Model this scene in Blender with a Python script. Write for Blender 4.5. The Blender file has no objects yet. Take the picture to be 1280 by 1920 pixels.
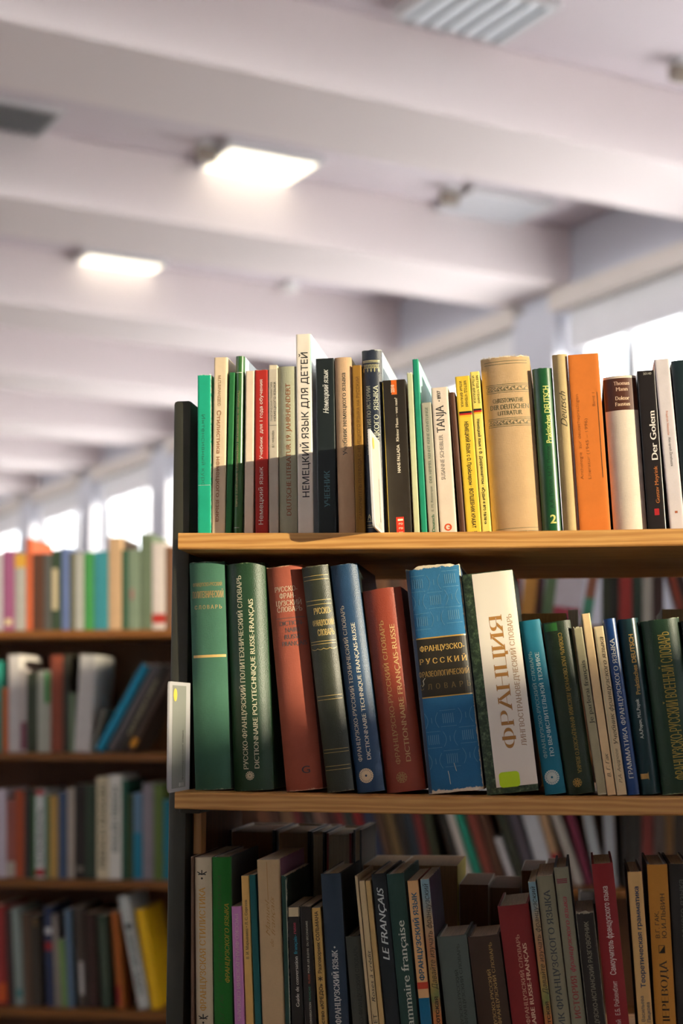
import bpy, bmesh, math, random
from mathutils import Vector, Matrix
from mathutils.geometry import delaunay_2d_cdt, interpolate_bezier

S = bpy.context.scene
COL = S.collection
random.seed(7)

# ------------------------------------------------------------------ camera, sky, sun, exposure
FPX, HORIZON, YAW = 3000.0, 1345.0, math.radians(8.4)
PITCH = math.atan((HORIZON - 960) / FPX)
CAM = Vector((0.0, -1.78, 1.58))
cam = bpy.data.cameras.new('camera')
cam.sensor_fit = 'HORIZONTAL'
cam.sensor_width = 24.0
cam.lens = 24.0 * FPX / 1280
cam.clip_start, cam.clip_end = 0.05, 200
cam.dof.use_dof = True
cam.dof.focus_distance = 1.84
cam.dof.aperture_fstop = 3.2
cam_o = bpy.data.objects.new('camera', cam)
cam_o.location = CAM
cam_o.rotation_euler = (math.pi / 2 + PITCH, 0, YAW)
COL.objects.link(cam_o)
S.camera = cam_o

world = bpy.data.worlds.new('daylight')
S.world = world
world.use_nodes = True
wt = world.node_tree
bg = wt.nodes['Background']
SKY, GROUND = 3.8, 14.0            # bright hazy sky; glowing ground added below to brighten the ceiling
_tc0 = wt.nodes.new('ShaderNodeTexCoord')
_sp0 = wt.nodes.new('ShaderNodeSeparateXYZ')
_rp0 = wt.nodes.new('ShaderNodeValToRGB')
_ma0 = wt.nodes.new('ShaderNodeMath')
_ma0.operation = 'MULTIPLY_ADD'
_ma0.inputs[1].default_value = .5
_ma0.inputs[2].default_value = .5
wt.links.new(_tc0.outputs['Generated'], _sp0.inputs[0])
wt.links.new(_sp0.outputs[2], _ma0.inputs[0])
wt.links.new(_ma0.outputs[0], _rp0.inputs[0])
_rp0.color_ramp.elements[0].position = .49
_rp0.color_ramp.elements[0].color = (GROUND, GROUND * .955, GROUND * .93, 1)
_rp0.color_ramp.elements[1].position = .51
_rp0.color_ramp.elements[1].color = (SKY * .93, SKY * .96, SKY, 1)
wt.links.new(_rp0.outputs[0], bg.inputs['Color'])
bg.inputs['Strength'].default_value = 1.0

SUN_AZ, SUN_EL = math.radians(65), math.radians(6.5)     # azimuth from the shelf normal towards +X
sun = bpy.data.lights.new('low_sun', 'SUN')
sun.energy = 7.4
sun.color = (1.0, 0.82, 0.60)
sun.angle = math.radians(0.4)
sun_o = bpy.data.objects.new('low_sun', sun)
to_sun = Vector((math.sin(SUN_AZ) * math.cos(SUN_EL), -math.cos(SUN_AZ) * math.cos(SUN_EL), math.sin(SUN_EL)))
sun_o.rotation_euler = to_sun.to_track_quat('Z', 'Y').to_euler()
sun_o.location = (6, -4, 3)
COL.objects.link(sun_o)

S.view_settings.view_transform = 'Standard'
S.view_settings.look = 'None'
S.view_settings.exposure = 0.42
S.view_settings.gamma = 1.0
S.view_settings.use_curve_mapping = False
S.cycles.use_denoising = True
S.cycles.max_bounces = 8
S.cycles.diffuse_bounces = 6
S.cycles.transparent_max_bounces = 12

# ------------------------------------------------------------------ pixel geometry
FWD = Vector((-math.sin(YAW), math.cos(YAW), 0))
RGT = Vector((math.cos(YAW), math.sin(YAW), 0))


def ray(px, py):
    x, y = (px - 640) / FPX, (960 - py) / FPX
    f = math.cos(PITCH) - y * math.sin(PITCH)
    u = math.sin(PITCH) + y * math.cos(PITCH)
    return RGT * x + FWD * f + Vector((0, 0, u))


def at_y(px, py, Y):
    r = ray(px, py)
    return CAM + r * ((Y - CAM.y) / r.y)


def at_z(px, py, Z):
    r = ray(px, py)
    return CAM + r * ((Z - CAM.z) / r.z)


def project(P):
    d = P - CAM
    a, b, c = d.dot(RGT), d.dot(FWD), d.z
    f = b * math.cos(PITCH) + c * math.sin(PITCH)
    u = -b * math.sin(PITCH) + c * math.cos(PITCH)
    return 640 + FPX * a / f, 960 - FPX * u / f


# ------------------------------------------------------------------ materials
def lin(c):
    c = c / 255.0
    return c / 12.92 if c <= 0.04045 else ((c + 0.055) / 1.055) ** 2.4


def rgb(c):
    return (lin(c[0]), lin(c[1]), lin(c[2]), 1)


MATS = {}


class NT:
    def __init__(s, name):
        s.m = bpy.data.materials.new(name)
        s.m.use_nodes = True
        s.t = s.m.node_tree
        s.b = s.t.nodes['Principled BSDF']
        s.b.inputs['Specular IOR Level'].default_value = 0.4

    def n(s, typ, **kw):
        nd = s.t.nodes.new(typ)
        for k, v in kw.items():
            if k.startswith('_'):
                setattr(nd, k[1:], v)
            else:
                nd.inputs[k.replace('9', ' ')].default_value = v
        return nd

    def l(s, a, b):
        s.t.links.new(a, b)

    def math(s, op, a, b=None, clamp=False):
        nd = s.t.nodes.new('ShaderNodeMath')
        nd.operation = op
        nd.use_clamp = clamp
        for i, v in enumerate((a, b)):
            if v is None:
                continue
            if isinstance(v, (int, float)):
                nd.inputs[i].default_value = v
            else:
                s.l(v, nd.inputs[i])
        return nd.outputs[0]

    def mix(s, fac, a, b):
        nd = s.t.nodes.new('ShaderNodeMix')
        nd.data_type = 'RGBA'
        for sock, v in ((nd.inputs[0], fac), (nd.inputs[6], a), (nd.inputs[7], b)):
            if isinstance(v, (int, float, tuple)):
                sock.default_value = v
            else:
                s.l(v, sock)
        return nd.outputs[2]

    def coord(s, which='Object', scale=(1, 1, 1), rot=(0, 0, 0)):
        tc = s.t.nodes.new('ShaderNodeTexCoord')
        mp = s.t.nodes.new('ShaderNodeMapping')
        mp.inputs['Scale'].default_value = scale
        mp.inputs['Rotation'].default_value = rot
        s.l(tc.outputs[which], mp.inputs[0])
        return mp.outputs[0]

    def noise(s, vec, scale, detail=3, rough=0.5):
        nd = s.n('ShaderNodeTexNoise', Scale=scale, Detail=detail, Roughness=rough)
        s.l(vec, nd.inputs['Vector'])
        return nd.outputs['Fac']

    def ramp(s, fac, stops, mode='LINEAR'):
        nd = s.t.nodes.new('ShaderNodeValToRGB')
        r = nd.color_ramp
        r.interpolation = mode
        while len(r.elements) < len(stops):
            r.elements.new(0.5)
        for e, (p, c) in zip(r.elements, stops):
            e.position = p
            e.color = c if len(c) == 4 else rgb(c)
        s.l(fac, nd.inputs[0])
        return nd.outputs[0]

    def bump(s, h, strength, dist=0.001):
        nd = s.n('ShaderNodeBump', Strength=strength, Distance=dist)
        s.l(h, nd.inputs['Height'])
        s.l(nd.outputs[0], s.b.inputs['Normal'])


def cover_mat(col, style='matte', wear=0.0, wcol=(215, 195, 165), stops=None):
    """book cover: paper, cloth, leatherette or gloss; wear frays the head, tail and joints"""
    key = ('c', col, style, wear, wcol, str(stops))
    if key in MATS:
        return MATS[key]
    t = NT('cover_' + style)
    base = rgb(col)
    ob = t.coord()
    blot = t.noise(ob, 35, 4, 0.6)
    dark = tuple(v * 0.80 for v in base[:3]) + (1,)
    lite = tuple(min(1, v * 1.13 + 0.004) for v in base[:3]) + (1,)
    if stops:
        g = t.coord('Generated')
        sp = t.n('ShaderNodeSeparateXYZ')
        t.l(g, sp.inputs[0])
        wob = t.math('ADD', sp.outputs[2], t.math('MULTIPLY', t.math('SUBTRACT', t.noise(ob, 90, 5), 0.5), 0.22))
        c = t.ramp(wob, stops)
    else:
        c = t.mix(blot, dark, lite)
    r = {'matte': .62, 'cloth': .85, 'leather': .42, 'gloss': .28, 'forest': .4}[style]
    if style == 'cloth':
        w1 = t.noise(t.coord(scale=(1, 1, 0.12)), 1700, 2)
        w2 = t.noise(t.coord(scale=(0.12, 0.12, 1)), 1700, 2)
        w = t.math('ADD', w1, w2)
        t.bump(w, .35, .0004)
        c = t.mix(t.math('MULTIPLY', t.math('SUBTRACT', w, 0.7), 0.5, True), c, dark)
        t.b.inputs['Sheen Weight'].default_value = .08
    elif style == 'leather':
        v = t.n('ShaderNodeTexVoronoi', Scale=900.0)
        t.l(ob, v.inputs['Vector'])
        t.bump(t.math('ADD', v.outputs['Distance'], t.noise(ob, 260, 3)), .3, .0004)
    elif style == 'forest':
        f = t.noise(ob, 190, 8, .75)
        c = t.ramp(f, [(0.3, (18, 28, 20)), (.5, (48, 66, 44)), (.62, (92, 112, 78)), (.75, (160, 165, 135))])
    elif style == 'gloss':
        t.bump(t.noise(ob, 40, 2), .12, .002)
    else:
        t.bump(t.noise(ob, 500, 3), .12, .0004)
    if wear > 0:
        g = t.coord('Generated')
        sp = t.n('ShaderNodeSeparateXYZ')
        t.l(g, sp.inputs[0])
        ez = t.math('MULTIPLY', t.math('ABSOLUTE', t.math('SUBTRACT', sp.outputs[2], .5)), 2)
        ex = t.math('MULTIPLY', t.math('ABSOLUTE', t.math('SUBTRACT', sp.outputs[0], .5)), 2)
        e = t.math('MAXIMUM', t.math('POWER', ez, 40), t.math('MULTIPLY', t.math('MULTIPLY', t.math('POWER', ex, 22), .62), t.math('SUBTRACT', 1.35, t.math('MULTIPLY', sp.outputs[1], 12), True)))
        nz = t.noise(ob, 140, 6, .75)
        m = t.math('SUBTRACT', t.math('ADD', t.math('MULTIPLY', e, .42 * wear + .3), nz), 1.0 - .12 * wear)
        m = t.math('MULTIPLY', m, 14, True)
        c = t.mix(m, c, rgb(wcol))
        if wear >= 1.5:                                   # cracks and scuffs all over
            cr = t.noise(t.coord(scale=(1, 1, .35)), 120, 9, .8)
            k = t.math('MULTIPLY', t.math('SUBTRACT', cr, .69 if wear < 2 else .62), 16, True)
            c = t.mix(k, c, rgb(wcol))
    t.l(c, t.b.inputs['Base Color'])
    t.b.inputs['Roughness'].default_value = r
    MATS[key] = t.m
    return t.m


def page_mat(col=(226, 212, 184)):
    key = ('p', col)
    if key in MATS:
        return MATS[key]
    t = NT('page_edges')
    st = t.noise(t.coord(scale=(1, .02, .02)), 900, 3, .7)
    b = rgb(col)
    c = t.mix(t.math('MULTIPLY', t.math('SUBTRACT', st, .3), 2.2, True), tuple(v * .68 for v in b[:3]) + (1,), b)
    t.l(c, t.b.inputs['Base Color'])
    t.bump(st, .4, .0006)
    t.b.inputs['Roughness'].default_value = .9
    MATS[key] = t.m
    return t.m


def ink(col, rough=.5):
    key = ('i', col, rough)
    if key not in MATS:
        t = NT('ink')
        nz = t.noise(t.coord(), 420, 3)
        b = rgb(col)
        t.l(t.mix(nz, tuple(v * .86 for v in b[:3]) + (1,), b), t.b.inputs['Base Color'])
        t.b.inputs['Roughness'].default_value = rough
        MATS[key] = t.m
    return MATS[key]


def plain(name, col, rough=.5, spec=.4, emit=0, noise_amt=.06, nscale=6):
    key = (name, col, rough, emit)
    if key not in MATS:
        t = NT(name)
        b = rgb(col)
        nz = t.noise(t.coord(), nscale, 4)
        t.l(t.mix(nz, tuple(v * (1 - noise_amt) for v in b[:3]) + (1,), tuple(min(1, v * (1 + noise_amt)) for v in b[:3]) + (1,)), t.b.inputs['Base Color'])
        t.b.inputs['Roughness'].default_value = rough
        t.b.inputs['Specular IOR Level'].default_value = spec
        if emit:
            t.b.inputs['Emission Color'].default_value = b
            t.b.inputs['Emission Strength'].default_value = emit
        MATS[key] = t.m
    return MATS[key]


def wood(name, a, b, axis='x', rough=.45):
    key = (name, a, b, axis)
    if key in MATS:
        return MATS[key]
    t = NT(name)
    sc = {'x': (.06, 1, 1), 'z': (1, 1, .06)}[axis]
    v = t.coord(scale=sc)
    n1 = t.noise(v, 130, 6, .6)
    wv = t.n('ShaderNodeTexWave', Scale=48.0, Distortion=7.0, Detail=3.0)
    wv.inputs['Detail Scale'].default_value = 2.0
    wv.bands_direction = 'Z' if axis == 'x' else 'X'
    t.l(v, wv.inputs['Vector'])
    f = t.math('ADD', t.math('MULTIPLY', n1, .6), t.math('MULTIPLY', wv.outputs['Fac'], .45))
    c = t.ramp(f, [(.2, a), (.8, b)])
    fine = t.noise(t.coord(scale=(.03, 1, 1) if axis == 'x' else (1, 1, .03)), 900, 3, .7)
    c = t.mix(t.math('MULTIPLY', fine, .25), c, rgb(tuple(int(x * .7) for x in a)))
    t.l(c, t.b.inputs['Base Color'])
    t.b.inputs['Roughness'].default_value = rough
    t.bump(fine, .12, .0006)
    MATS[key] = t.m
    return t.m


def glass_mat():
    if 'glass' in MATS:
        return MATS['glass']
    m = bpy.data.materials.new('window_glass')
    m.use_nodes = True
    t = m.node_tree
    t.nodes.clear()
    o = t.nodes.new('ShaderNodeOutputMaterial')
    mx = t.nodes.new('ShaderNodeMixShader')
    tr = t.nodes.new('ShaderNodeBsdfTransparent')
    tr.inputs[0].default_value = (.97, .985, .98, 1)
    gl = t.nodes.new('ShaderNodeBsdfGlossy')
    gl.inputs['Roughness'].default_value = .03
    mx.inputs[0].default_value = .05
    t.links.new(tr.outputs[0], mx.inputs[1])
    t.links.new(gl.outputs[0], mx.inputs[2])
    t.links.new(mx.outputs[0], o.inputs[0])
    MATS['glass'] = m
    return m


# ------------------------------------------------------------------ object helpers
def link(name, bm_or_me, mats, parent=None, smooth=None):
    if isinstance(bm_or_me, bmesh.types.BMesh):
        me = bpy.data.meshes.new(name)
        bmesh.ops.recalc_face_normals(bm_or_me, faces=bm_or_me.faces[:])
        bm_or_me.to_mesh(me)
        bm_or_me.free()
    else:
        me = bm_or_me
    for m in (mats if isinstance(mats, (list, tuple)) else [mats]):
        me.materials.append(m)
    if smooth:
        me.shade_smooth()
        me.set_sharp_from_angle(angle=math.radians(smooth))
    o = bpy.data.objects.new(name, me)
    COL.objects.link(o)
    if parent:
        o.parent = parent
    return o


def empty(name, loc=(0, 0, 0), rot=(0, 0, 0)):
    o = bpy.data.objects.new(name, None)
    o.empty_display_size = .02
    o.location = loc
    o.rotation_euler = rot
    COL.objects.link(o)
    return o


def tag(o, label=None, cat=None, group=None, kind=None):
    for k, v in (('label', label), ('category', cat), ('group', group), ('kind', kind)):
        if v:
            o[k] = v
    return o


def box(bm, lo, hi, bevel=0, mat=0):
    lo, hi = Vector(lo), Vector(hi)
    g = bmesh.ops.create_cube(bm, size=1, matrix=Matrix.Translation((lo + hi) / 2) @ Matrix.Diagonal((*(hi - lo), 1)))
    fs = {f for v in g['verts'] for f in v.link_faces}
    for f in fs:
        f.material_index = mat
    if bevel:
        es = list({e for v in g['verts'] for e in v.link_edges})
        r = bmesh.ops.bevel(bm, geom=es, offset=bevel, segments=2, affect='EDGES', profile=.5)
        for f in r['faces']:
            f.material_index = mat


# ------------------------------------------------------------------ lettering
_tc = bpy.data.curves.new('scratch', 'FONT')
_tc.resolution_u = 3
_to = bpy.data.objects.new('scratch', _tc)
COL.objects.link(_to)


def contours(s):
    _tc.body = s
    bpy.context.view_layer.update()
    dg = bpy.context.evaluated_depsgraph_get()
    ev = _to.evaluated_get(dg)
    cu = ev.to_curve(dg)
    out = []
    for sp in cu.splines:
        pts = sp.bezier_points
        n = len(pts)
        if n < 2:
            continue
        loop = []
        for i in range(n):
            a, b = pts[i], pts[(i + 1) % n]
            d = (b.co - a.co)
            L = d.length
            if L < 1e-6:
                continue
            dev = max(abs((a.handle_right - a.co).cross(d).z), abs((b.handle_left - a.co).cross(d).z)) / L
            if dev < 0.004:
                loop.append((a.co.x, a.co.y))
            else:
                for q in interpolate_bezier(a.co, a.handle_right, b.handle_left, b.co, 5)[:-1]:
                    loop.append((q.x, q.y))
        if len(loop) > 2:
            out.append(loop)
    ev.to_curve_clear()
    return out


def area(l):
    return .5 * sum(l[i][0] * l[(i + 1) % len(l)][1] - l[(i + 1) % len(l)][0] * l[i][1] for i in range(len(l)))


def inside(p, l):
    r = False
    for i in range(len(l)):
        (x1, y1), (x2, y2) = l[i], l[i - 1]
        if (y1 > p[1]) != (y2 > p[1]) and p[0] < (x2 - x1) * (p[1] - y1) / (y2 - y1) + x1:
            r = not r
    return r


def fatten(l, ax, ay):
    """move an outline along its normals: ax widens stems, ay widens bars"""
    n = len(l)
    out = []
    for i in range(n):
        p0, p, p1 = l[i - 1], l[i], l[(i + 1) % n]
        e0 = Vector((p[0] - p0[0], p[1] - p0[1]))
        e1 = Vector((p1[0] - p[0], p1[1] - p[1]))
        if e0.length < 1e-6 or e1.length < 1e-6:
            out.append(p)
            continue
        e0.normalize()
        e1.normalize()
        m = Vector((e0.y + e1.y, -e0.x - e1.x))
        if m.length < 1e-4:
            out.append(p)
            continue
        m.normalize()
        k = 1 / max(.45, m.dot(Vector((e0.y, -e0.x))))
        out.append((p[0] + m.x * k * ax, p[1] + m.y * k * ay))
    return out


STYLES = {  # ax, ay, serif, shear
    's': (.007, .005, 0, 0), 'b': (.026, .018, 0, 0), 'l': (-.008, -.008, 0, 0),
    't': (.014, -.010, .055, 0), 'tb': (.026, -.008, .06, 0), 'i': (.01, -.01, .035, .28),
    'ib': (.02, -.006, .04, .28), 'c': (-.004, -.012, 0, .5), 'si': (0, 0, 0, .25), 'd': (.02, -.03, .07, 0),
}
CAPH = None


def text_tris(s, style):
    """list of (points, triangles) of a line of lettering; cap height 1, starting at x = 0; and its length"""
    global CAPH
    if CAPH is None:
        c = contours('Н')
        CAPH = max(p[1] for l in c for p in l)
    ax, ay, serif, shear = STYLES[style]
    cs = contours(s)
    if not cs:
        return [], 1
    # fonts differ in winding: a contour is a hole if it lies in another one wound the other way
    ar = [area(l) for l in cs]
    host = {}
    for i, l in enumerate(cs):
        for j, o in enumerate(cs):
            if i != j and ar[i] * ar[j] < 0 and abs(ar[i]) < abs(ar[j]) and inside(l[0], o) and (i not in host or abs(ar[j]) < abs(ar[host[i]])):
                host[i] = j
    pieces = [(cs[i], [cs[q] for q in host if host[q] == i], 1 if ar[i] > 0 else -1) for i in range(len(cs)) if i not in host]
    res = []
    for o, hs, sgn in pieces:
        loops = [o] + hs
        fat = [fatten(l, ax * sgn, ay * sgn) for l in loops]
        flat = [Vector(p) for l in fat for p in l]
        edges, k = [], 0
        for l in fat:
            edges += [(k + q, k + (q + 1) % len(l)) for q in range(len(l))]
            k += len(l)
        vs, _, fs = delaunay_2d_cdt(flat, edges, [], 1, 1e-5)[:3]
        keep = []
        for f in fs:
            c = sum((vs[q] for q in f), Vector((0, 0))) / len(f)
            if inside(c, fat[0]) and not any(inside(c, h) for h in fat[1:]):
                keep.append(tuple(f))
        res.append(([(v.x, v.y) for v in vs], keep))
        if serif:
            for l in loops:
                for j in range(len(l)):
                    a, b = l[j], l[(j + 1) % len(l)]
                    if abs(a[1] - b[1]) < .006 and .05 < abs(a[0] - b[0]) < .17:
                        y = a[1]
                        up = None
                        if abs(y) < .01:
                            up = 1
                        elif abs(y - CAPH) < .012 or abs(y - CAPH * .745) < .03:
                            up = -1
                        if up:
                            x0, x1 = min(a[0], b[0]) - serif, max(a[0], b[0]) + serif
                            h = .042 * up
                            res.append(([(x0, y), (x1, y), (x1, y + h), (x0, y + h)], [(0, 1, 2), (0, 2, 3)]))
    xs = [p[0] for q, _ in res for p in q]
    x0, x1 = min(xs), max(xs)
    out = [([((p[0] - x0 + shear * p[1]) / CAPH, p[1] / CAPH) for p in q], t) for q, t in res]
    return out, (x1 - x0) / CAPH


class Ink:
    """flat printing gathered in spine coordinates (u across from the middle, v up from the foot)"""

    def __init__(s):
        s.v, s.f = [], []

    def add(s, pts, faces):
        o = len(s.v)
        s.v += pts
        s.f += [tuple(i + o for i in f) for f in faces]

    def rect(s, u0, u1, v0, v1, n=8):
        pts = []
        for i in range(n + 1):
            u = u0 + (u1 - u0) * i / n
            pts += [(u, v0), (u, v1)]
        s.add(pts, [(2 * i, 2 * i + 2, 2 * i + 3, 2 * i + 1) for i in range(n)])

    def text(s, st, d, v0, v1, u, cap, style, u0=None, u1=None):
        tr, L = text_tris(st, style)
        for q, t in tr:
            if d == 'up':
                k = (v1 - v0) / L
                s.add([(u + cap * (.5 - y), v0 + x * k) for x, y in q], t)
            elif d == 'down':
                k = (v0 - v1) / L
                s.add([(u + cap * (y - .5), v0 - x * k) for x, y in q], t)
            else:
                k = (u1 - u0) / L
                s.add([(u0 + x * k, v0 + y * cap) for x, y in q], t)

    def line(s, pts, w):
        for (a, b) in zip(pts, pts[1:]):
            d = Vector((b[0] - a[0], b[1] - a[1]))
            if d.length < 1e-7:
                continue
            d.normalize()
            n = Vector((-d.y, d.x)) * w / 2
            e = d * w * .3
            s.add([(a[0] - e.x + n.x, a[1] - e.y + n.y), (a[0] - e.x - n.x, a[1] - e.y - n.y),
                   (b[0] + e.x - n.x, b[1] + e.y - n.y), (b[0] + e.x + n.x, b[1] + e.y + n.y)], [(0, 1, 2, 3)])

    def ring(s, cu, cv, r0, r1, n=24):
        pts = []
        for i in range(n):
            a = 2 * math.pi * i / n
            pts += [(cu + r0 * math.cos(a), cv + r0 * math.sin(a)), (cu + r1 * math.cos(a), cv + r1 * math.sin(a))]
        s.add(pts, [(2 * i, 2 * i + 1, (2 * i + 3) % (2 * n), (2 * i + 2) % (2 * n)) for i in range(n)])

    def mesh(s, surf, eps=.0002):
        me = bpy.data.meshes.new('lettering')
        bm = bmesh.new()
        vs = [bm.verts.new((u, 0, v)) for u, v in s.v]
        for f in s.f:
            if len(set(f)) > 2:
                bm.faces.new([vs[q] for q in f])
        us = [u for u, _ in s.v]
        stepu = .0025 if max(us) - min(us) > .004 else 1
        c = math.floor(min(us) / stepu) * stepu + stepu
        while c < max(us):                       # cut so that the print follows the curve of the spine
            bmesh.ops.bisect_plane(bm, geom=bm.verts[:] + bm.edges[:] + bm.faces[:], plane_co=(c, 0, 0), plane_no=(1, 0, 0), dist=1e-7)
            c += stepu
        for v in bm.verts:
            v.co.y = surf(v.co.x) - eps
        bm.to_mesh(me)
        bm.free()
        return me


# ------------------------------------------------------------------ the books
def cover_bm(w, h, d, t, r, k, hard, frayed=0.0, n=14, rnd=None):
    """a case or wrapper: spine curved by r, two boards, open at the fore edge"""
    surf = lambda x: r * min(1.0, abs(2 * x / w)) ** k
    half = w / 2
    out = []
    yj = r + .002
    side = [(half, d), (half, yj + .012), (half - (.0011 if hard else 0), yj + .008), (half, yj + .004)] if hard else [(half, d), (half, yj + .004)]
    out += side
    for i in range(n + 1):
        a = math.cos(math.pi * i / n)
        x = half * a
        out.append((x, surf(x)))
    out += [(-x, y) for x, y in reversed(side)]
    m = len(out)
    tt = min(t, half * .45)
    inn = [(x * (half - tt) / half, y + (tt if i not in (0, m - 1) else 0)) for i, (x, y) in enumerate(out)]
    bm = bmesh.new()
    rnd = rnd or random.Random(1)
    zs = [0, .004, h - .004, h] if h > .02 else [0, h]
    raw = [rnd.uniform(-1, .7) for _ in range(len(out) // 3 + 3)]
    rag = [raw[i // 3] + (raw[i // 3 + 1] - raw[i // 3]) * (i % 3) / 3 + rnd.uniform(-.15, .15) for i in range(len(out))]
    rows_o, rows_i = [], []
    for zi, z in enumerate(zs):
        ro, ri = [], []
        for i, (x, y) in enumerate(out):
            dz = 0
            on_spine = len(side) <= i < m - len(side)
            if frayed and on_spine and zi in (0, len(zs) - 1):
                dz = rag[i] * .0013 * frayed if zi else rnd.random() * .0005 * frayed
            ro.append(bm.verts.new((x, y, z + dz)))
            ri.append(bm.verts.new((*inn[i], z + dz)))
        rows_o.append(ro)
        rows_i.append(ri)
    for q in range(len(zs) - 1):
        for i in range(m - 1):
            f = bm.faces.new((rows_o[q][i], rows_o[q][i + 1], rows_o[q + 1][i + 1], rows_o[q + 1][i]))
            f.material_index = 0 if len(side) - 1 <= i < m - len(side) else 1
            f = bm.faces.new((rows_i[q][i + 1], rows_i[q][i], rows_i[q + 1][i], rows_i[q + 1][i + 1]))
            f.material_index = 2
        for i in (0, m - 1):
            f = bm.faces.new((rows_o[q][i], rows_o[q + 1][i], rows_i[q + 1][i], rows_i[q][i]))
            f.material_index = 1
    for q in (0, len(zs) - 1):
        for i in range(m - 1):
            f = bm.faces.new((rows_o[q][i], rows_o[q][i + 1], rows_i[q][i + 1], rows_i[q][i]))
            f.material_index = 0 if len(side) - 1 <= i < m - len(side) else 1
    return bm, surf


Y_SPINE = .045


class Book:
    def __init__(s, name, label, w, h, loc, lean, col, style='matte', d=.17, hard=False, r=None, k=None, side=None,
                 wear=0.0, wcol=(215, 195, 165), pages=(226, 212, 184), stops=None, group=None, rz=0.0, frayed=None, detail=True):
        s.w, s.h = w, h
        s.root = empty(name, loc, (0, lean, rz))
        tag(s.root, label, 'book', group)
        t = .0026 if hard else .0006
        if r is None:
            r = (min(.005, w * .12) if hard else .0008)
        if k is None:
            k = 2.2 if (hard or r > .002) else 9
        s.r = r
        cm = cover_mat(col, style, wear, wcol, stops)
        sm = cover_mat(side, style if style != 'forest' else 'gloss', wear, wcol) if side else cm
        bm, s.surf = cover_bm(w, h, d, t, r, k, hard, (wear if frayed is None else frayed), 30 if detail else 6, random.Random(label))
        s.cover = link('cover', bm, [cm, sm, cover_mat((206, 198, 180), 'matte')], s.root, 40)
        o = .003 if hard else .0003
        tt = min(t, w * .22)
        b = bmesh.new()
        box(b, (-w / 2 + tt + .0001, r + t + .0008, o if hard else .0002), (w / 2 - tt - .0001, d - o, h - o))
        s.pages = link('page_block', b, page_mat(pages), s.root)

    def part(s, name, inkobj, mat, label=None, eps=.0002):
        if not inkobj.v:
            return None
        return tag(link(name, inkobj.mesh(s.surf, eps), mat, s.root), label)


def fit(bl, br, tl, tr, yt, yb, Y, zb):
    """spine edges in the photograph -> width, height, foot position and lean of a real book on a board"""
    A, B = at_y(bl, yb, Y), at_y(br, yb, Y)
    Cc, D = at_y(tl, yt, Y), at_y(tr, yt, Y)
    pb, pt = (A + B) / 2, (Cc + D) / 2
    w0 = ((B.x - A.x) + (D.x - Cc.x)) / 2
    a = 0.0
    for _ in range(4):
        w = w0 * math.cos(a)
        zc = zb(pb.x) + abs(math.sin(a)) * w / 2
        a = math.atan2(pt.x - pb.x, pt.z - zc)
    h = (pt.z - zc) / math.cos(a)
    return w, h, Vector((pb.x, Y, zc + .0004)), a


def quad(p0, p1, p2):
    """parabola z(x) through three points"""
    (a, A), (b, B), (c, C) = p0, p1, p2

    def z(x):
        return A * (x - b) * (x - c) / ((a - b) * (a - c)) + B * (x - a) * (x - c) / ((b - a) * (b - c)) + C * (x - a) * (x - b) / ((c - a) * (c - b))
    return z


def board_curve(pts):
    q = [at_y(x, y, 0) for x, y in pts]
    return quad(*[(p.x, p.z) for p in q])


Z1 = board_curve([(355, 999), (800, 997.5), (1280, 990.5)])
Z2 = board_curve([(355, 1485.5), (800, 1494), (1280, 1496)])
Z3 = lambda x: Z2(x) - .298
ROW = {1: (Z1, 997), 2: (Z2, 1488), 3: (Z3, 1985)}
THK = .0188

# ------------------------------------------------------------------ the room
UPV = Vector((0, 0, 1))
NW = (RGT * math.sin(math.radians(61)) + FWD * math.cos(math.radians(61))).normalized()     # out through the window wall
WW = (FWD * math.sin(math.radians(61)) - RGT * math.cos(math.radians(61))).normalized()     # along the window wall, away
D_WALL = 5.61
H_BEAM, H_CEIL = 1.58 + 2.50, 1.58 + 2.86
# the sill is as high as the shade line across the middle row says
_p = at_y(740, 1372, 0.045)
_t = (D_WALL + .3 - (_p - CAM).dot(NW)) / to_sun.dot(NW)
SUN_SILL = _p.z + _t * to_sun.z
W_SILL, W_TOP, W_BLIND = 1.58 + 1.05, 1.58 + 2.40, 1.58 + 2.15
ROOM = Matrix((( NW.x, WW.x, 0, CAM.x), (NW.y, WW.y, 0, CAM.y), (0, 0, 1, 0), (0, 0, 0, 1)))   # room axes: n, s, z
S0, S1, N0 = -19.0, 27.0, -8.0
LEFT_H, REAR_H = 3.1, 1.58 + 2.86


def to_room(P):
    d = P - CAM
    return d.dot(NW), d.dot(WW), P.z


def rbox(name, lo, hi, mat, bevel=0, kind='structure'):
    b = bmesh.new()
    box(b, lo, hi, bevel)
    o = link(name, b, mat)
    o.matrix_world = ROOM
    return tag(o, kind=kind)


plaster = plain('ceiling_plaster', (232, 222, 222), .9, .2, 0, .02, .8)
wallp = plain('wall_paint', (196, 198, 208), .9, .2, 0, .02, .8)
rbox('ceiling', (N0, S0, H_CEIL), (D_WALL + .3, S1, H_CEIL + .2), plain('ceiling_white', (216, 207, 213), .9, .2, 0, .02, .8))
rbox('floor', (N0, S0, -.1), (D_WALL + .3, S1, 0), plain('floor_covering', (140, 126, 108), .6, .4, 0, .1, 3))
rbox('wall_right', (D_WALL, S0, 0), (D_WALL + .3, S1, W_SILL), wallp)
rbox('wall_right_sill', (D_WALL + .1, S0, W_SILL), (D_WALL + .3, -1.2, SUN_SILL), wallp)
rbox('wall_above_windows', (D_WALL, S0, W_TOP), (D_WALL + .3, S1, H_CEIL), wallp)
rbox('wall_left', (N0 - .3, S0, 0), (N0, S1, LEFT_H), wallp)
rbox('wall_rear', (N0, S0 - .3, 0), (D_WALL + .3, S0, REAR_H), wallp)
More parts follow.
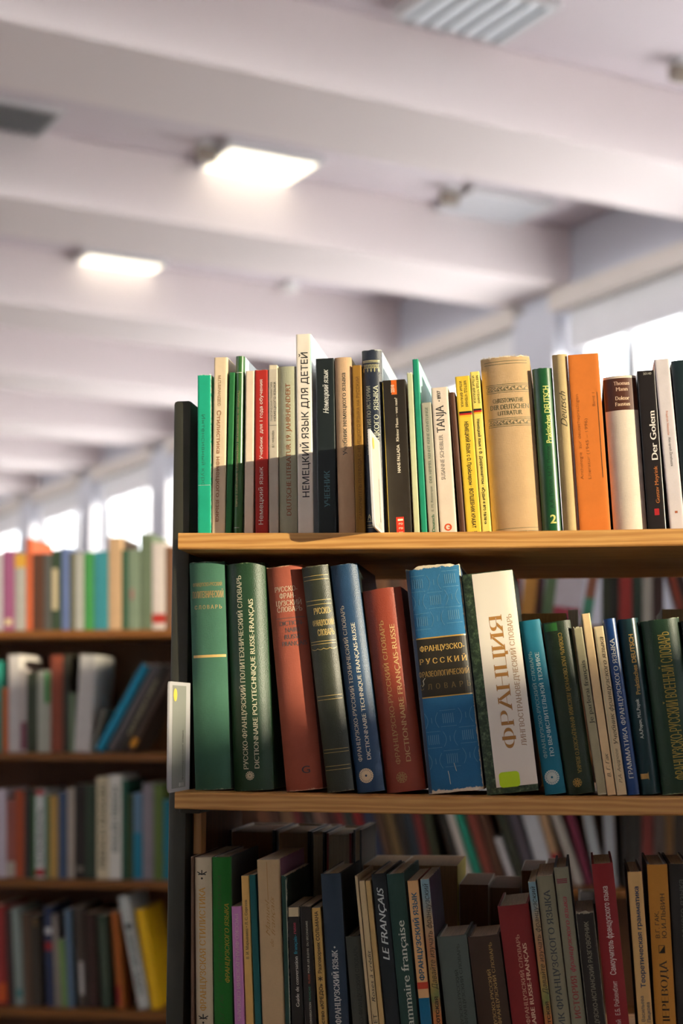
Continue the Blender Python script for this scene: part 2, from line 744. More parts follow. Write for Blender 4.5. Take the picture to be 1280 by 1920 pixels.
rbox('wall_far', (N0, S1, 0), (D_WALL + .3, S1 + .3, H_CEIL), wallp)
m = bmesh.new()
box(m, (-9, -2.62, 0), (4, -2.5, 2.75))
tag(link('added_shade_wall', m, wallp), kind='structure')  # unseen partition added behind the camera to darken the lower rows

# (beams)
# beams: the far lower edge of each is what the photograph shows as a sharp line
beam_s = [to_room(at_z(600, 281, H_BEAM))[1], to_room(at_z(470, 510, H_BEAM))[1], to_room(at_z(330, 653, H_BEAM))[1]]
step = (beam_s[2] - beam_s[0]) / 2
BW = .62
beams = [beam_s[0] + i * step for i in range(-4, 12)]
beams[4:7] = beam_s
for i, s_ in enumerate(beams):
    rbox('trim_%d' % (i + 1), (N0, s_ - BW, H_BEAM), (D_WALL, s_, H_CEIL), plaster, .012)

# window bays between the beams
fr = plain('window_frame_paint', (180, 184, 190), .5)
blind = plain('blind_cloth', (222, 222, 226), .8)
boxm = plain('pelmet_paint', (206, 198, 192), .7)
n_w = 0
for i in range(len(beams) - 1):
    a, b = beams[i] - .10, beams[i + 1] - BW + .10
    if i == 0:
        a = S0
    n_w += 1
    if beams[i + 1] < -1.0:      # the bays beside the camera stay one long glazed band
        continue
    w0, w1 = a + .02, b - .02
    rbox('trim_%d' % (40 + i), (D_WALL - .06, b, W_SILL - .02), (D_WALL + .3, beams[i + 1] - .10, W_TOP + .02), wallp)
    root = tag(empty('window_%d' % n_w), kind='structure')
    root.matrix_world = ROOM
    m = bmesh.new()
    x0, x1 = D_WALL + .12, D_WALL + .18
    for z0, z1 in ((W_SILL, W_SILL + .06), (W_TOP - .06, W_TOP)):
        box(m, (x0, w0, z0), (x1, w1, z1))
    nm = 3
    for q in range(nm + 1):
        c = w0 + (w1 - w0) * q / nm
        c = min(max(c, w0 + .05), w1 - .05)
        box(m, (x0 - .03, c - .05, W_SILL + .06), (x1, c + .05, W_TOP - .06))
    link('frame', m, fr, root)
    m = bmesh.new()
    box(m, (x0 + .025, w0, W_SILL + .03), (x0 + .031, w1, W_TOP - .03))
    link('glass', m, glass_mat(), root)
    m = bmesh.new()
    box(m, (D_WALL + .03, w0, W_BLIND), (D_WALL + .034, w1, W_TOP))
    box(m, (D_WALL + .025, w0, W_BLIND - .02), (D_WALL + .04, w1, W_BLIND))
    link('roller_blind', m, blind, root)
    m = bmesh.new()
    box(m, (D_WALL - .08, w0 - .05, W_TOP - .03), (D_WALL + .02, w1 + .05, W_TOP + .09), .008)
    link('pelmet', m, boxm, root)
root = tag(empty('window_%d' % (n_w + 1)), kind='structure')
root.matrix_world = ROOM
m = bmesh.new()
box(m, (D_WALL + .145, S0, SUN_SILL), (D_WALL + .151, -1.2, W_TOP))
link('glass', m, glass_mat(), root)
m = bmesh.new()
box(m, (D_WALL + .12, S0, SUN_SILL - .05), (D_WALL + .18, -1.2, SUN_SILL - .01))
box(m, (D_WALL + .12, S0, W_TOP - .03), (D_WALL + .18, -1.2, W_TOP + .02))
link('frame', m, fr, root)
rbox('window_30', (N0 - .16, S0, LEFT_H), (N0 - .154, S1, H_CEIL), glass_mat())  # unseen glazing added above the left wall to fill the upper rows with light

# ceiling fixtures
lit = plain('lamp_diffuser', (255, 247, 226), .5, .3, 1.5, 0, 1)
metal = plain('lamp_housing', (214, 214, 216), .4)
greyg = plain('grille_paint', (150, 155, 158), .6)
darkb = plain('bracket_paint', (150, 140, 128), .6)


def ceiling_box(name, label, cat, px, py, ln, ls, face, drop=.03, group=None, slats=0, facename='diffuser'):
    n_, s_, _ = to_room(at_z(px, py, H_CEIL))
    P = CAM + NW * n_ + WW * s_
    root = empty(name, (P.x, P.y, H_CEIL), (0, 0, math.atan2(NW.y, NW.x)))
    tag(root, label, cat, group)
    m = bmesh.new()
    a, b, e = ln / 2, ls / 2, .022
    for lo, hi in (((-a, -b), (a, -b + e)), ((-a, b - e), (a, b)), ((-a, -b + e), (-a + e, b - e)), ((a - e, -b + e), (a, b - e))):
        box(m, (*lo, -drop), (*hi, -.0005))
    link('frame', m, metal, root)
    m = bmesh.new()
    box(m, (-a + e, -b + e, -drop + .004), (a - e, b - e, -.002))
    link(facename, m, face, root)
    if slats:
        m = bmesh.new()
        for i in range(slats):
            x = -a + e + (2 * a - 2 * e) * (i + .5) / slats
            box(m, (x - .004, -b + e, -drop - .012), (x + .004, b - e, -drop + .004))
        link('louvre', m, greyg, root)
    return root


LX, LY = .54, .42
ceiling_box('ceiling_light', 'lit square ceiling lamp, the bigger and nearer of the two glowing ones', 'ceiling light', 487, 297, LX, LY, lit, .05)
ceiling_box('ceiling_light', 'lit ceiling lamp farther off, the smaller glowing panel', 'ceiling light', 218, 488, LX, LY, lit, .05)
ceiling_box('ceiling_light', 'ceiling lamp with silvery louvres cut by the top edge of the photo', 'ceiling light', 893, 4, LX, LY, plain('pale_diffuser', (226, 232, 238), .25, .5, .25), .05, slats=6)
ceiling_box('ceiling_light', 'unlit pale blue-grey ceiling lamp above the window wall', 'ceiling light', 925, 377, LX, LY, plain('unlit_diffuser', (196, 198, 204), .5), .05)
ceiling_box('ceiling_vent', 'grey square ceiling grille at the left edge of the photo', 'ceiling vent', 2, 212, .5, .42, greyg, .03, slats=9, facename='backing')


def bracket(label, px, py):
    P = at_z(px, py, H_CEIL)
    root = tag(empty('ceiling_bracket', (P.x, P.y, H_CEIL), (0, 0, math.atan2(NW.y, NW.x))), label, 'ceiling bracket')
    m = bmesh.new()
    bmesh.ops.create_cone(m, cap_ends=True, segments=20, radius1=.045, radius2=.055, depth=.03, matrix=Matrix.Translation((0, 0, -.0155)))
    link('plate', m, metal, root, 30)
    m = bmesh.new()
    box(m, (-.05, -.025, -.10), (.05, .025, -.031), .006)
    link('head', m, darkb, root)


bracket('small brown fitting on the ceiling beside the bigger lit lamp', 388, 266)
bracket('small brown fitting on the ceiling beside the unlit lamp', 842, 350)
bracket('small dark fitting on the ceiling at the right edge of the photo', 1274, 112)
P = at_z(543, 530, H_CEIL)
sd = tag(empty('smoke_detector', (P.x, P.y, H_CEIL)), 'round white smoke detector on the far ceiling bay', 'smoke detector')
m = bmesh.new()
bmesh.ops.create_cone(m, cap_ends=True, segments=28, radius1=.045, radius2=.06, depth=.035, matrix=Matrix.Translation((0, 0, -.0355)))
link('body', m, plain('detector_plastic', (245, 244, 242), .4), sd, 30)
m = bmesh.new()
bmesh.ops.create_cone(m, cap_ends=True, segments=28, radius1=.065, radius2=.065, depth=.0175, matrix=Matrix.Translation((0, 0, -.009)))
link('base', m, metal, sd, 30)

# ------------------------------------------------------------------ the bookcases
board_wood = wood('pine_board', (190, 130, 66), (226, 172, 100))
brown_wood = wood('brown_panel', (92, 58, 30), (128, 84, 46), 'z')
batten_wood = wood('batten_pine', (176, 122, 66), (206, 152, 92), 'z')
black_lam = plain('dark_laminate', (58, 58, 47), .5, .4, 0, .15, 40)


def board(parent, z, x0, x1, y0, y1, mat, n=24):
    bm = bmesh.new()
    vs = []
    c = .0015
    prof = [(y0, -c), (y0 + c, 0), (y1 - c, 0), (y1, -c), (y1, -THK + c), (y1 - c, -THK), (y0 + c, -THK), (y0, -THK + c)]
    for i in range(n + 1):
        x = x0 + (x1 - x0) * i / n
        vs.append([bm.verts.new((x, y, z(x) + dz)) for y, dz in prof])
    k = len(prof)
    for i in range(n):
        for j in range(k):
            bm.faces.new((vs[i][j], vs[i + 1][j], vs[i + 1][(j + 1) % k], vs[i][(j + 1) % k]))
    bm.faces.new(vs[0])
    bm.faces.new(list(reversed(vs[-1])))
    o = link('shelf_board', bm, mat)
    o.parent = parent
    return o


XL = at_y(356, 1240, .0).x
XR = at_y(1420, 1240, .0).x
case = tag(empty('bookcase', (0, 0, 0)), 'double-sided bookcase in front with golden pine boards and dark end panel', 'bookcase')
PANEL_Y0, PANEL_Y1 = .055, .37
xp = at_y(355.5, 1000, PANEL_Y0).x
xq = at_y(322, 1000, PANEL_Y0).x
ztop = at_y(340, 751, PANEL_Y0).z
for nm_, a, b, lab in (('end_panel', xq, xp, 'dark end panel'), ('end_panel', XR, XR + .02, None)):
    m = bmesh.new()
    box(m, (a, PANEL_Y0, 0), (b, PANEL_Y1, ztop), .004)
    o = link(nm_, m, black_lam, case, 30)
    tag(o, lab)
    m = bmesh.new()
    if lab:
        box(m, (b - .0005, PANEL_Y0 + .03, .02), (b + .0006, PANEL_Y1 - .004, ztop - .24))
        link('panel_lining', m, brown_wood, o)
m = bmesh.new()
bx = at_y(362.5, 1560, .075).x
box(m, (bx, .075, at_y(365, 1605, .075).z + .002), (bx + .0095, .1, Z2(XL) - THK - .0002), .001)
link('batten', m, batten_wood, case)
m = bmesh.new()
box(m, (xp, .02, Z2(XL) - THK - .006), (xp + .025, .075, Z2(XL) - THK), .002)
link('bracket', m, black_lam, case)
for z in (Z1, Z2, Z3, lambda x: Z2(x) - .60, lambda x: Z2(x) - .90, lambda x: .14):
    board(case, z, xp, XR, 0, .41, board_wood)

YB = 1.95
zb1 = Z1(-.4)
zb2 = Z2(-.4)
back = tag(empty('bookcase', (0, YB, 0)), 'blurred bookcase across the aisle behind, seen past the dark end panel and between boards', 'bookcase')
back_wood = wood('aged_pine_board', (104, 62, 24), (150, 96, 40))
ZB = [zb1, zb2, zb2 - .298, zb2 - .596]
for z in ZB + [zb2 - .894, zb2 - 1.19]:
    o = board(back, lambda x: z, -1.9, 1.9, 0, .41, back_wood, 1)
m = bmesh.new()
box(m, (-1.9, .24, .14), (1.9, .246, zb1 - THK - .0005))
link('back_panel', m, brown_wood, back)
for x in (-1.92, 1.9):
    m = bmesh.new()
    box(m, (x, .05, 0), (x + .02, .38, zb1 + .14), .003)
    link('end_panel', m, black_lam, back)


# ------------------------------------------------------------------ the sign plates that stick out into the aisle
plate_m = plain('white_plastic', (214, 211, 210), .35)
shaded_plate_m = plain('shaded_white_plastic', (176, 174, 176), .4)  # the white plastic darkened: shade on the lower plate put into its colour
shaded_card_m = plain('shaded_card', (132, 134, 128), .5)  # card tone carries the lower plate's shade too
cream_m = plain('cream_card', (205, 194, 186), .5)


def sign_plate(label, px, py_b, py_t, row, lean, reach, card):
    zb, _ = ROW[row]
    P = at_y(px, (py_b + py_t) / 2, Y_SPINE)
    h = (py_b - py_t) * (P - CAM).dot(FWD) / FPX * 1.005
    root = tag(empty('sign_plate', (P.x, Y_SPINE - reach, zb(P.x) + .001), (0, lean, 0)), label, 'sign')
    t = .0022
    m = bmesh.new()
    pts = []
    L, r = reach, .008
    for cy, cz, a0 in ((L - .001, h - .001, 0), (r * .6, h - r * .6, 90), (r, r, 180), (L - .001, .001, 270)):
        rr = {0: .001, 90: r * .6, 180: r, 270: .001}[a0]
        for i in range(7):
            a = math.radians(a0 + 90 * i / 6)
            pts.append((cy + rr * math.cos(a), cz + rr * math.sin(a)))
    for x in (-t / 2, t / 2):
        m.faces.new([m.verts.new((x, y, z)) for y, z in pts])
    k = len(pts)
    m.verts.ensure_lookup_table()
    for i in range(k):
        m.faces.new((m.verts[i], m.verts[(i + 1) % k], m.verts[k + (i + 1) % k], m.verts[k + i]))
    link('plate', m, plate_m if row == 1 else shaded_plate_m, root, 35)
    # printed card on the side that faces along the aisle
    m = bmesh.new()
    box(m, (t / 2, L * .14, .004), (t / 2 + .0004, L * .78, h - .004))
    link('card', m, card, root)
    e = t / 2 + .0007

    def flat(name, inkobj, mat, lab=None):
        me = bpy.data.meshes.new(name)
        me.from_pydata([(e, u, v) for u, v in inkobj.v], [], inkobj.f)
        tag(link(name, me, mat, root), lab)
    q = Ink()
    n = 20
    q.add([(L * .25 + L * .085 * math.cos(2 * math.pi * i / n), h * .88 + h * .06 * math.sin(2 * math.pi * i / n)) for i in range(n)], [tuple(range(n))])
    flat('dot', q, ink((232, 196, 84)), 'yellow oval')
    q = Ink()
    q.text('французский язык', 'up', h * .10, h * .56, L * .62, L * .06, 's')
    flat('caption_lettering', q, ink((60, 58, 54)))
    q = Ink()
    q.text('811', 'h', h * .045, None, None, h * .035, 'b', L * .45, L * .66)
    flat('number_lettering', q, ink((214, 214, 210)))


sign_plate('small white plastic sign plate on the top board before the navy reader', 718.5, 997, 818, 1, math.radians(-2.7), .092, cream_m)
sign_plate('shade-toned white plastic sign plate with yellow oval standing out past the dark end panel', 354.5, 1481.5, 1287, 2, math.radians(-.2), .096, shaded_card_m)

# ------------------------------------------------------------------ the three rows in front
LAST = {1: (xp + .0008, xp + .0008, 9.0), 2: (xp + .0016, xp + .0016, 9.0), 3: (xp + .0016, xp + .0016, 9.0)}


def clear(row, w, h, loc, lean, gap=.0004):
    """keep a book clear of its left-hand neighbour: give up a sliver of its width"""
    c, t = math.cos(lean), math.tan(lean)
    if row in LAST:
        pb, pt, ph = LAST[row]
        H = min(h, ph)
        worst = max(pb - (loc.x - w / 2 / c), pb + (pt - pb) * (H / ph) - (loc.x - w / 2 / c + H * t)) + gap
        if worst > 0:
            w -= worst * c
            loc = loc + Vector((worst / 2, 0, 0))
    LAST[row] = (loc.x + w / 2 / c, loc.x + w / 2 / c + h * t, h)
    return w, loc




def bk(row, bl, br, tl, tr, yt, col, label, T=(), P=(), p=0.0, fn=None, name='book', gain=None, **kw):
    zb, yb = ROW[row]
    Y = Y_SPINE - p
    w, h, loc, lean = fit(bl, br, tl, tr, yt, yb, Y, zb)
    w, loc = clear(row, w, h, loc, lean)
    b = Book(name, label, w - .0004, h, loc, lean, col, **kw)
    b.v = lambda py: h * (yb - py) / (yb - yt)
    b.u = lambda f: (f - .5) * w
    b.px = h / (yb - yt)
    inks = {}

    def get(c, nm, lab=None):
        return inks.setdefault((c, nm, lab), Ink())
    for q in P:                       # (u0, u1, y0, y1, colour, part name[, label])
        get(q[4], q[5], q[6] if len(q) > 6 else None).rect(b.u(q[0]), b.u(q[1]), b.v(q[2]), b.v(q[3]))
    for q in T:                       # (text, 'up'|'down', y start, y end, u, cap, colour, style[, part]) or (text, 'h', y base, u0, u1, cap px, colour, style[, part])
        if q[1] == 'h':
            st, d, y, u0, u1, cap, c, sty = q[:8]
            get(c, q[8] if len(q) > 8 else 'title_lettering').text(st, 'h', b.v(y), None, None, cap * b.px, sty, b.u(u0), b.u(u1))
        else:
            st, d, y0, y1, u, cap, c, sty = q[:8]
            get(c, q[8] if len(q) > 8 else 'title_lettering').text(st, d, b.v(y0), b.v(y1), b.u(u), cap * w, sty)
    for i, ((c, nm, lab), k) in enumerate(inks.items()):
        b.part(nm, k, ink(c), lab, .00012 if nm.endswith(('band', 'label', 'panel', 'flag')) else .0002)
    if fn:
        fn(b)
    return b


def rays_emblem(b, u, y, r, col, n=16, half=False, label=None):
    """round publisher's mark of rays"""
    k = Ink()
    cu, cv, R = b.u(u), b.v(y), r * b.px
    for i in range(n):
        a = 2 * math.pi * i / n
        k.line([(cu + .34 * R * math.cos(a), cv + .34 * R * math.sin(a)), (cu + R * math.cos(a), cv + R * math.sin(a))], R * .17)
    k.ring(cu, cv, R * .16, R * .32, 16)
    k.ring(cu, cv, R * .55, R * .66, 28)
    if half:
        k.ring(cu, cv, R * .9, R, 28)
    b.part('emblem', k, ink(col, .35), label)


# --- row 1, along the top board
bk(1, 372, 394, 368, 397, 703, (20, 172, 134), 'bright teal-green worn textbook at the left end of the top board',
   [('Интенсивный курс', 'down', 776, 905, .45, .26, (50, 118, 94), 'l')], [(.05, .95, 904, 904.8, (190, 220, 205), 'crease_line')],
   side=(96, 204, 160), wear=1.0, wcol=(225, 230, 220), d=.16, pages=(215, 225, 210))
bk(1, 394, 421.5, 398.5, 426, 670.5, (228, 206, 170), 'cream book with brown downward lettering, second on the top board',
   [('М.П.БРАНДЕС', 'down', 704, 760, .44, .2, (168, 134, 96), 'b', 'author_lettering'),
    ('Стилистика немецкого языка', 'down', 768, 970, .44, .3, (176, 128, 92), 'b')], d=.165, pages=(232, 222, 196))
bk(1, 422, 433, 430, 440, 699, (34, 112, 58), 'narrow plain green book beside the cream one on the top board', d=.15)
bk(1, 433.5, 453, 439, 457, 668, (56, 104, 52), 'tall slim green book with two fine white lines across its spine',
   [('Пособие по лексикологии современного немецкого языка', 'down', 732, 943, .42, .34, (178, 168, 112), 't')],
   [(.05, .75, 698, 698.9, (225, 232, 215), 'white_line'), (.05, .7, 980, 980.9, (225, 232, 215), 'white_line')], side=(205, 222, 222), d=.15, style='gloss', r=.003)
bk(1, 457.6, 474, 460, 477, 696, (230, 210, 184), 'narrow blank cream book left of the red textbook', d=.14)
bk(1, 475.5, 504, 477, 500.5, 694, (176, 36, 24), 'red textbook with white lettering on the top board',
   [('Немецкий язык', 'up', 975, 871, .44, .34, (238, 222, 208), 's'), ('Учебник  для 1 года обучения', 'up', 857, 712, .47, .25, (238, 226, 212), 's', 'subtitle_lettering')],
   wear=.6, d=.16)


def torn(b):
    k = bmesh.new()
    box(k, (-b.w * .42, .0012, b.h), (b.w * .45, .12, b.h + .0055), .0004)
    link('loose_pages', k, page_mat((238, 224, 194)), b.root)


bk(1, 504.6, 521.5, 502, 520.5, 693, (196, 184, 164), 'thin pale grey booklet with loose pages above its spine, right of the red textbook',
   [('НЕМЕЦКОГО ЯЗЫКА', 'up', 788, 716, .70, .24, (62, 66, 60), 's'), ('ПРАКТИЧЕСКАЯ ГРАММАТИКА', 'up', 788, 716, .34, .2, (92, 94, 86), 's'),
    ('В.Г. ЧУВАЕВА', 'up', 836, 805, .5, .2, (92, 94, 86), 's', 'author_lettering')], [(.12, .88, 795, 796, (120, 118, 108), 'rule_line')], fn=torn, d=.14)
bk(1, 522.5, 557.5, 521, 553.5, 687.5, (168, 168, 142), 'grey-green literature book with rust-brown capitals up its spine',
   [('DEUTSCHE LITERATUR 19. JAHRHUNDERT', 'up', 959, 719, .55, .27, (140, 78, 40), 't')], style='cloth', r=.003, d=.17, side=(130, 148, 120))
bk(1, 558.6, 587.5, 554, 582.5, 627, (236, 226, 208), 'tallest white book on the top board, big black capitals up its spine',
   [('НЕМЕЦКИЙ ЯЗЫК ДЛЯ ДЕТЕЙ', 'up', 926, 661, .55, .45, (34, 34, 32), 's')], [(.965, .995, 640, 700, (90, 200, 205), 'edge_band')],
   side=(236, 238, 226), d=.205, style='gloss')
bk(1, 594.5, 632, 592.5, 624, 672.5, (30, 38, 36), 'black textbook with white italic title and blue-green capitals below',
   [('Немецкий язык', 'up', 774, 694, .53, .3, (232, 232, 222), 'ib'), ('УЧЕБНИК', 'up', 944, 878, .53, .3, (96, 138, 142), 't', 'subtitle_lettering')], style='gloss', d=.17)
bk(1, 633.6, 666.5, 626, 657, 670.5, (206, 170, 132), 'beige textbook with dark serif lettering, right of the black one on the top board',
   [('Учебник немецкого языка', 'up', 850, 699, .52, .26, (58, 66, 60), 't')], style='cloth', r=.003, d=.16, side=(196, 178, 146))
bk(1, 667, 684.5, 659, 677, 685.5, (156, 112, 34), 'narrow ochre-brown book with dark capitals on the top board',
   [('САМОУЧИТЕЛЬ ПЕРЕВОДА С НЕМЕЦКОГО ЯЗЫКА НА РУССКИЙ', 'up', 966, 707, .58, .34, (92, 58, 22), 'l')], d=.15)


def navy(b):
    k = Ink()
    for y in (677, 679.5, 970, 977, 981):
        k.rect(b.u(.06), b.u(.9), b.v(y), b.v(y - 1.3))
    for i in range(5):
        u0, u1 = .1 + i * .15, .25 + i * .15
        k.line([(b.u(u0), b.v(683)), (b.u((u0 + u1) / 2), b.v(691)), (b.u(u1), b.v(683))], .0004)
        k.line([(b.u(u0), b.v(691)), (b.u((u0 + u1) / 2), b.v(683)), (b.u(u1), b.v(691))], .0004)
    for i in (.1, .3, .475, .65, .85):
        k.line([(b.u(i), b.v(690)), (b.u(i), b.v(697))], .0009)
        k.line([(b.u(i) - .001, b.v(694)), (b.u(i) + .001, b.v(694))], .0005)
    for i in (.2, .5, .75):
        k.line([(b.u(i) - .002, b.v(967)), (b.u(i), b.v(957)), (b.u(i) + .002, b.v(967))], .0007)
        k.ring(b.u(i), b.v(961), .0008, .0015, 12)
    b.part('gilt_ornament', k, ink((198, 190, 140), .35))


bk(1, 684.5, 724, 677, 713.5, 656, (36, 44, 58), 'dark navy hardback with gilt lattice near its top, behind the small sign plate',
   [('ХРЕСТОМАТИЯ ПО ИСТОРИИ', 'up', 849, 723, .3, .2, (190, 190, 160), 't'), ('НЕМЕЦКОГО  ЯЗЫКА', 'up', 858, 722, .67, .23, (205, 205, 178), 't'),
    ('Н.С. ЧЕМОДАНОВ', 'up', 935, 867, .42, .2, (120, 124, 112), 't', 'author_lettering')],
   hard=True, style='leather', wear=.7, wcol=(190, 190, 178), side=(196, 210, 214), fn=navy, d=.175, r=.005)


def fallada(b):
    k = Ink()
    k.text('22510', 'up', b.v(736), b.v(722), b.u(.43), .0042, 'b')
    k.rect(b.u(.41), b.u(.64), b.v(970), b.v(966.5))
    for i, y in enumerate((993, 985, 977)):
        k.text('ro', 'h', b.v(y), None, None, .0034, 's', b.u(.45), b.u(.62))
    b.part('label_lettering', k, ink((250, 226, 196)), eps=.0002)


bk(1, 728, 772, 714.5, 759.5, 713, (44, 38, 28), 'black paperback with orange label at the top and small red one at the foot',
   [('Kleiner Mann – was nun?', 'up', 826, 746, .55, .13, (226, 214, 190), 'tb'), ('HANS FALLADA', 'up', 883, 832, .56, .13, (232, 222, 200), 'b', 'author_lettering')],
   [(.38, .62, 740, 713.6, (228, 106, 26), 'orange_label'), (.34, .68, 996, 963, (206, 52, 24), 'red_label'), (0.0, .03, 990, 716, (208, 178, 72), 'edge_band')],
   side=(232, 168, 70), fn=fallada, d=.13, style='gloss')
bk(1, 775, 788, 763, 772, 700, (196, 200, 158), 'narrow pale green stapled booklet beside the black paperback', wear=1.0, wcol=(232, 228, 205), d=.15)
bk(1, 788.5, 801, 770.5, 784, 674, (8, 140, 106), 'tall teal-green hardback with pale turquoise cover between thin booklets', side=(176, 222, 216), d=.2, hard=True, r=.001, k=6, wear=.5, wcol=(200, 225, 215))
bk(1, 802.5, 823, 787.5, 808, 755.5, (172, 168, 148), 'grey paperback with green capitals running up, left of the white one',
   [('DER HIMMEL KENNT KEINE GÜNSTLINGE', 'up', 902, 764, .5, .27, (84, 102, 84), 't'), ('E. M. Remarque', 'up', 953, 908, .5, .24, (104, 112, 96), 't', 'author_lettering'),
    ('Deutsch', 'up', 990, 959, .5, .3, (16, 96, 62), 'tb', 'series_lettering')], d=.12, side=(190, 205, 195))


def tanja(b):
    k = Ink()
    k.ring(b.u(.5), b.v(982), .0026, .0042, 28)
    k.rect(b.u(.5), b.u(.63), b.v(983.4), b.v(981.6), 2)
    b.part('round_logo', k, ink((214, 78, 30)))


bk(1, 824, 858, 808.5, 838, 727, (226, 210, 190), 'white paperback with tall thin lettering and an orange round mark at its foot',
   [('TANJA', 'up', 810, 760, .42, .5, (62, 60, 60), 't'), ('SUSANNE SCHEIBLER', 'up', 896, 814, .4, .24, (120, 112, 106), 't', 'author_lettering'),
    ('• 8937', 'up', 753, 733, .44, .2, (50, 48, 46), 'b', 'number_lettering'), ('GOLD', 'h', 992.5, .42, .6, 2.2, (170, 150, 135), 's', 'imprint_lettering')], d=.115, fn=tanja)
bk(1, 859.5, 874, 838.5, 852.5, 736, (84, 48, 28), 'narrow dark brown book between the white and the yellow paperbacks', d=.12, r=.002, k=3)
FL = lambda y0, dy, a, b_: [(a, b_, y0 + dy, y0, (28, 24, 22), 'black_band'), (a, b_, y0 + 2 * dy, y0 + dy, (196, 36, 26), 'red_band'), (a, b_, y0 + 3 * dy, y0 + 2 * dy, (240, 186, 40), 'gold_band')]
bk(1, 875, 902, 851, 881, 706, (236, 198, 56), 'wider of the two yellow readers with a black-red-gold flag',
   [('МЕТОД ЧТЕНИЯ', 'down', 715, 763, .66, .17, (40, 38, 30), 's', 'series_lettering'), ('ИЛЬИ ФРАНКА', 'down', 715, 763, .36, .17, (40, 38, 30), 's', 'series_lettering'),
    ('НЕМЕЦКИЙ ЯЗЫК с О. Пройслером · ВОЛШЕБНИК КРАБАТ', 'down', 790, 984, .54, .25, (36, 34, 28), 'b'), ('АСТ', 'h', 995.5, .36, .72, 5.5, (70, 66, 50), 'b', 'imprint_lettering')],
   FL(771, 3.4, .12, .98), d=.13)
bk(1, 902.4, 922, 880.5, 897.5, 697.5, (244, 218, 104), 'narrower pale yellow reader with flag, touching the thick tan anthology',
   [('МЕТОД ЧТЕНИЯ', 'down', 705, 756, .74, .22, (40, 38, 30), 's', 'series_lettering'), ('ИЛЬИ ФРАНКА', 'down', 705, 756, .3, .22, (40, 38, 30), 's', 'series_lettering'),
    ('Немецкий язык с Ф. Дюрренматтом · «Судья и его палач»', 'down', 785, 977, .52, .3, (36, 34, 28), 'b'), ('АСТ', 'h', 995.5, .3, .8, 5.5, (70, 66, 50), 'b', 'imprint_lettering')],
   FL(766, 3.2, .08, .98), d=.13)


def chrest(b):
    k = Ink()
    for y in (678, 683, 721, 724, 733, 736, 784, 787, 796, 799):
        k.rect(b.u(.08), b.u(.94), b.v(y), b.v(y - .9))
    k.rect(b.u(.08), b.u(.94), b.v(987), b.v(986.2))
    k.rect(b.u(.1), b.u(.93), b.v(993), b.v(992.2))
    for yc in (728.5, 791.5):
        n = 60
        pts = [(b.u(.1 + .82 * i / n), b.v(yc + 2.6 * math.sin(i * .62))) for i in range(n + 1)]
        k.line(pts, .0006)
        for i in range(12):
            k.ring(b.u(.13 + .82 * i / 12.4), b.v(yc + (2 if i % 2 else -2)), .0004, .0010, 10)
    b.part('printed_ornament', k, ink((96, 98, 72)))
    # torn cloth threads at the head
    m = bmesh.new()
    r = random.Random(3)
    for i in range(90):
        x = r.uniform(-.5, .5) * b.w * .99
        y = b.surf(x) + r.uniform(0, .002)
        L = r.uniform(.0008, .0034)
        dx, dy = r.uniform(-.0016, .0016), r.uniform(-.0012, .001)
        t = .00022
        a = [m.verts.new((x - t, y, b.h - .0008)), m.verts.new((x + t, y, b.h - .0008)), m.verts.new((x, y + t, b.h - .0008))]
        q = m.verts.new((x + dx, y + dy, b.h + L))
        for i_ in range(3):
            m.faces.new((a[i_], a[(i_ + 1) % 3], q))
    tag(link('frayed_cloth', m, ink((226, 208, 176)), b.root), 'frayed pale threads along the torn head')


bk(1, 922.6, 1014.5, 896, 993.5, 669, (196, 162, 118), 'thick tan cloth anthology with frayed top edge and printed ornament bands',
   [('CHRESTOMATHIE', 'h', 754.5, .2, .82, 8.5, (92, 94, 66), 't'), ('DER DEUTSCHEN', 'h', 767, .14, .92, 9.5, (92, 94, 66), 't'), ('LITERATUR', 'h', 778, .29, .78, 8.5, (92, 94, 66), 't')],
   hard=True, style='cloth', wear=1.1, wcol=(232, 216, 186), fn=chrest, d=.17, r=.009, k=2.4)
bk(1, 1015, 1055.5, 995, 1034, 690.5, (24, 82, 42), 'dark green hardback with pale green title and numeral 2',
   [('Praktisches DEUTSCH', 'up', 830, 724, .62, .3, (196, 200, 110), 'b'), ('2', 'h', 977, .42, .72, 16, (206, 206, 116), 'b', 'number_lettering'),
    ('А.А. Попов, М.Л. Попок', 'up', 950, 835, .56, .2, (14, 56, 28), 'b', 'author_lettering')],
   hard=True, style='gloss', r=.006, d=.165, wear=.3, wcol=(120, 150, 120))
bk(1, 1056, 1085, 1033.5, 1063, 664.5, (190, 166, 118), 'khaki cloth book with black script title beside the orange one',
   [('Deutsch', 'up', 800, 737, .5, .44, (58, 56, 36), 'c')], style='cloth', r=.005, k=2.2, d=.16, wear=.4)
bk(1, 1085.5, 1146, 1063.5, 1121, 664.5, (216, 118, 36), 'wide bright orange anthology on the top board',
   [('Anthologie  zur deutschsprachigen', 'up', 897, 739, .2, .1, (150, 88, 34), 'l'), ('Literatur (1945 – 1996)', 'up', 897, 785, .44, .1, (150, 88, 34), 'l'),
    ('Band 1', 'up', 763, 738, .74, .09, (150, 88, 34), 'l', 'number_lettering')], [(.86, .875, 896, 737, (60, 66, 44), 'rule_line')], d=.18, style='matte')
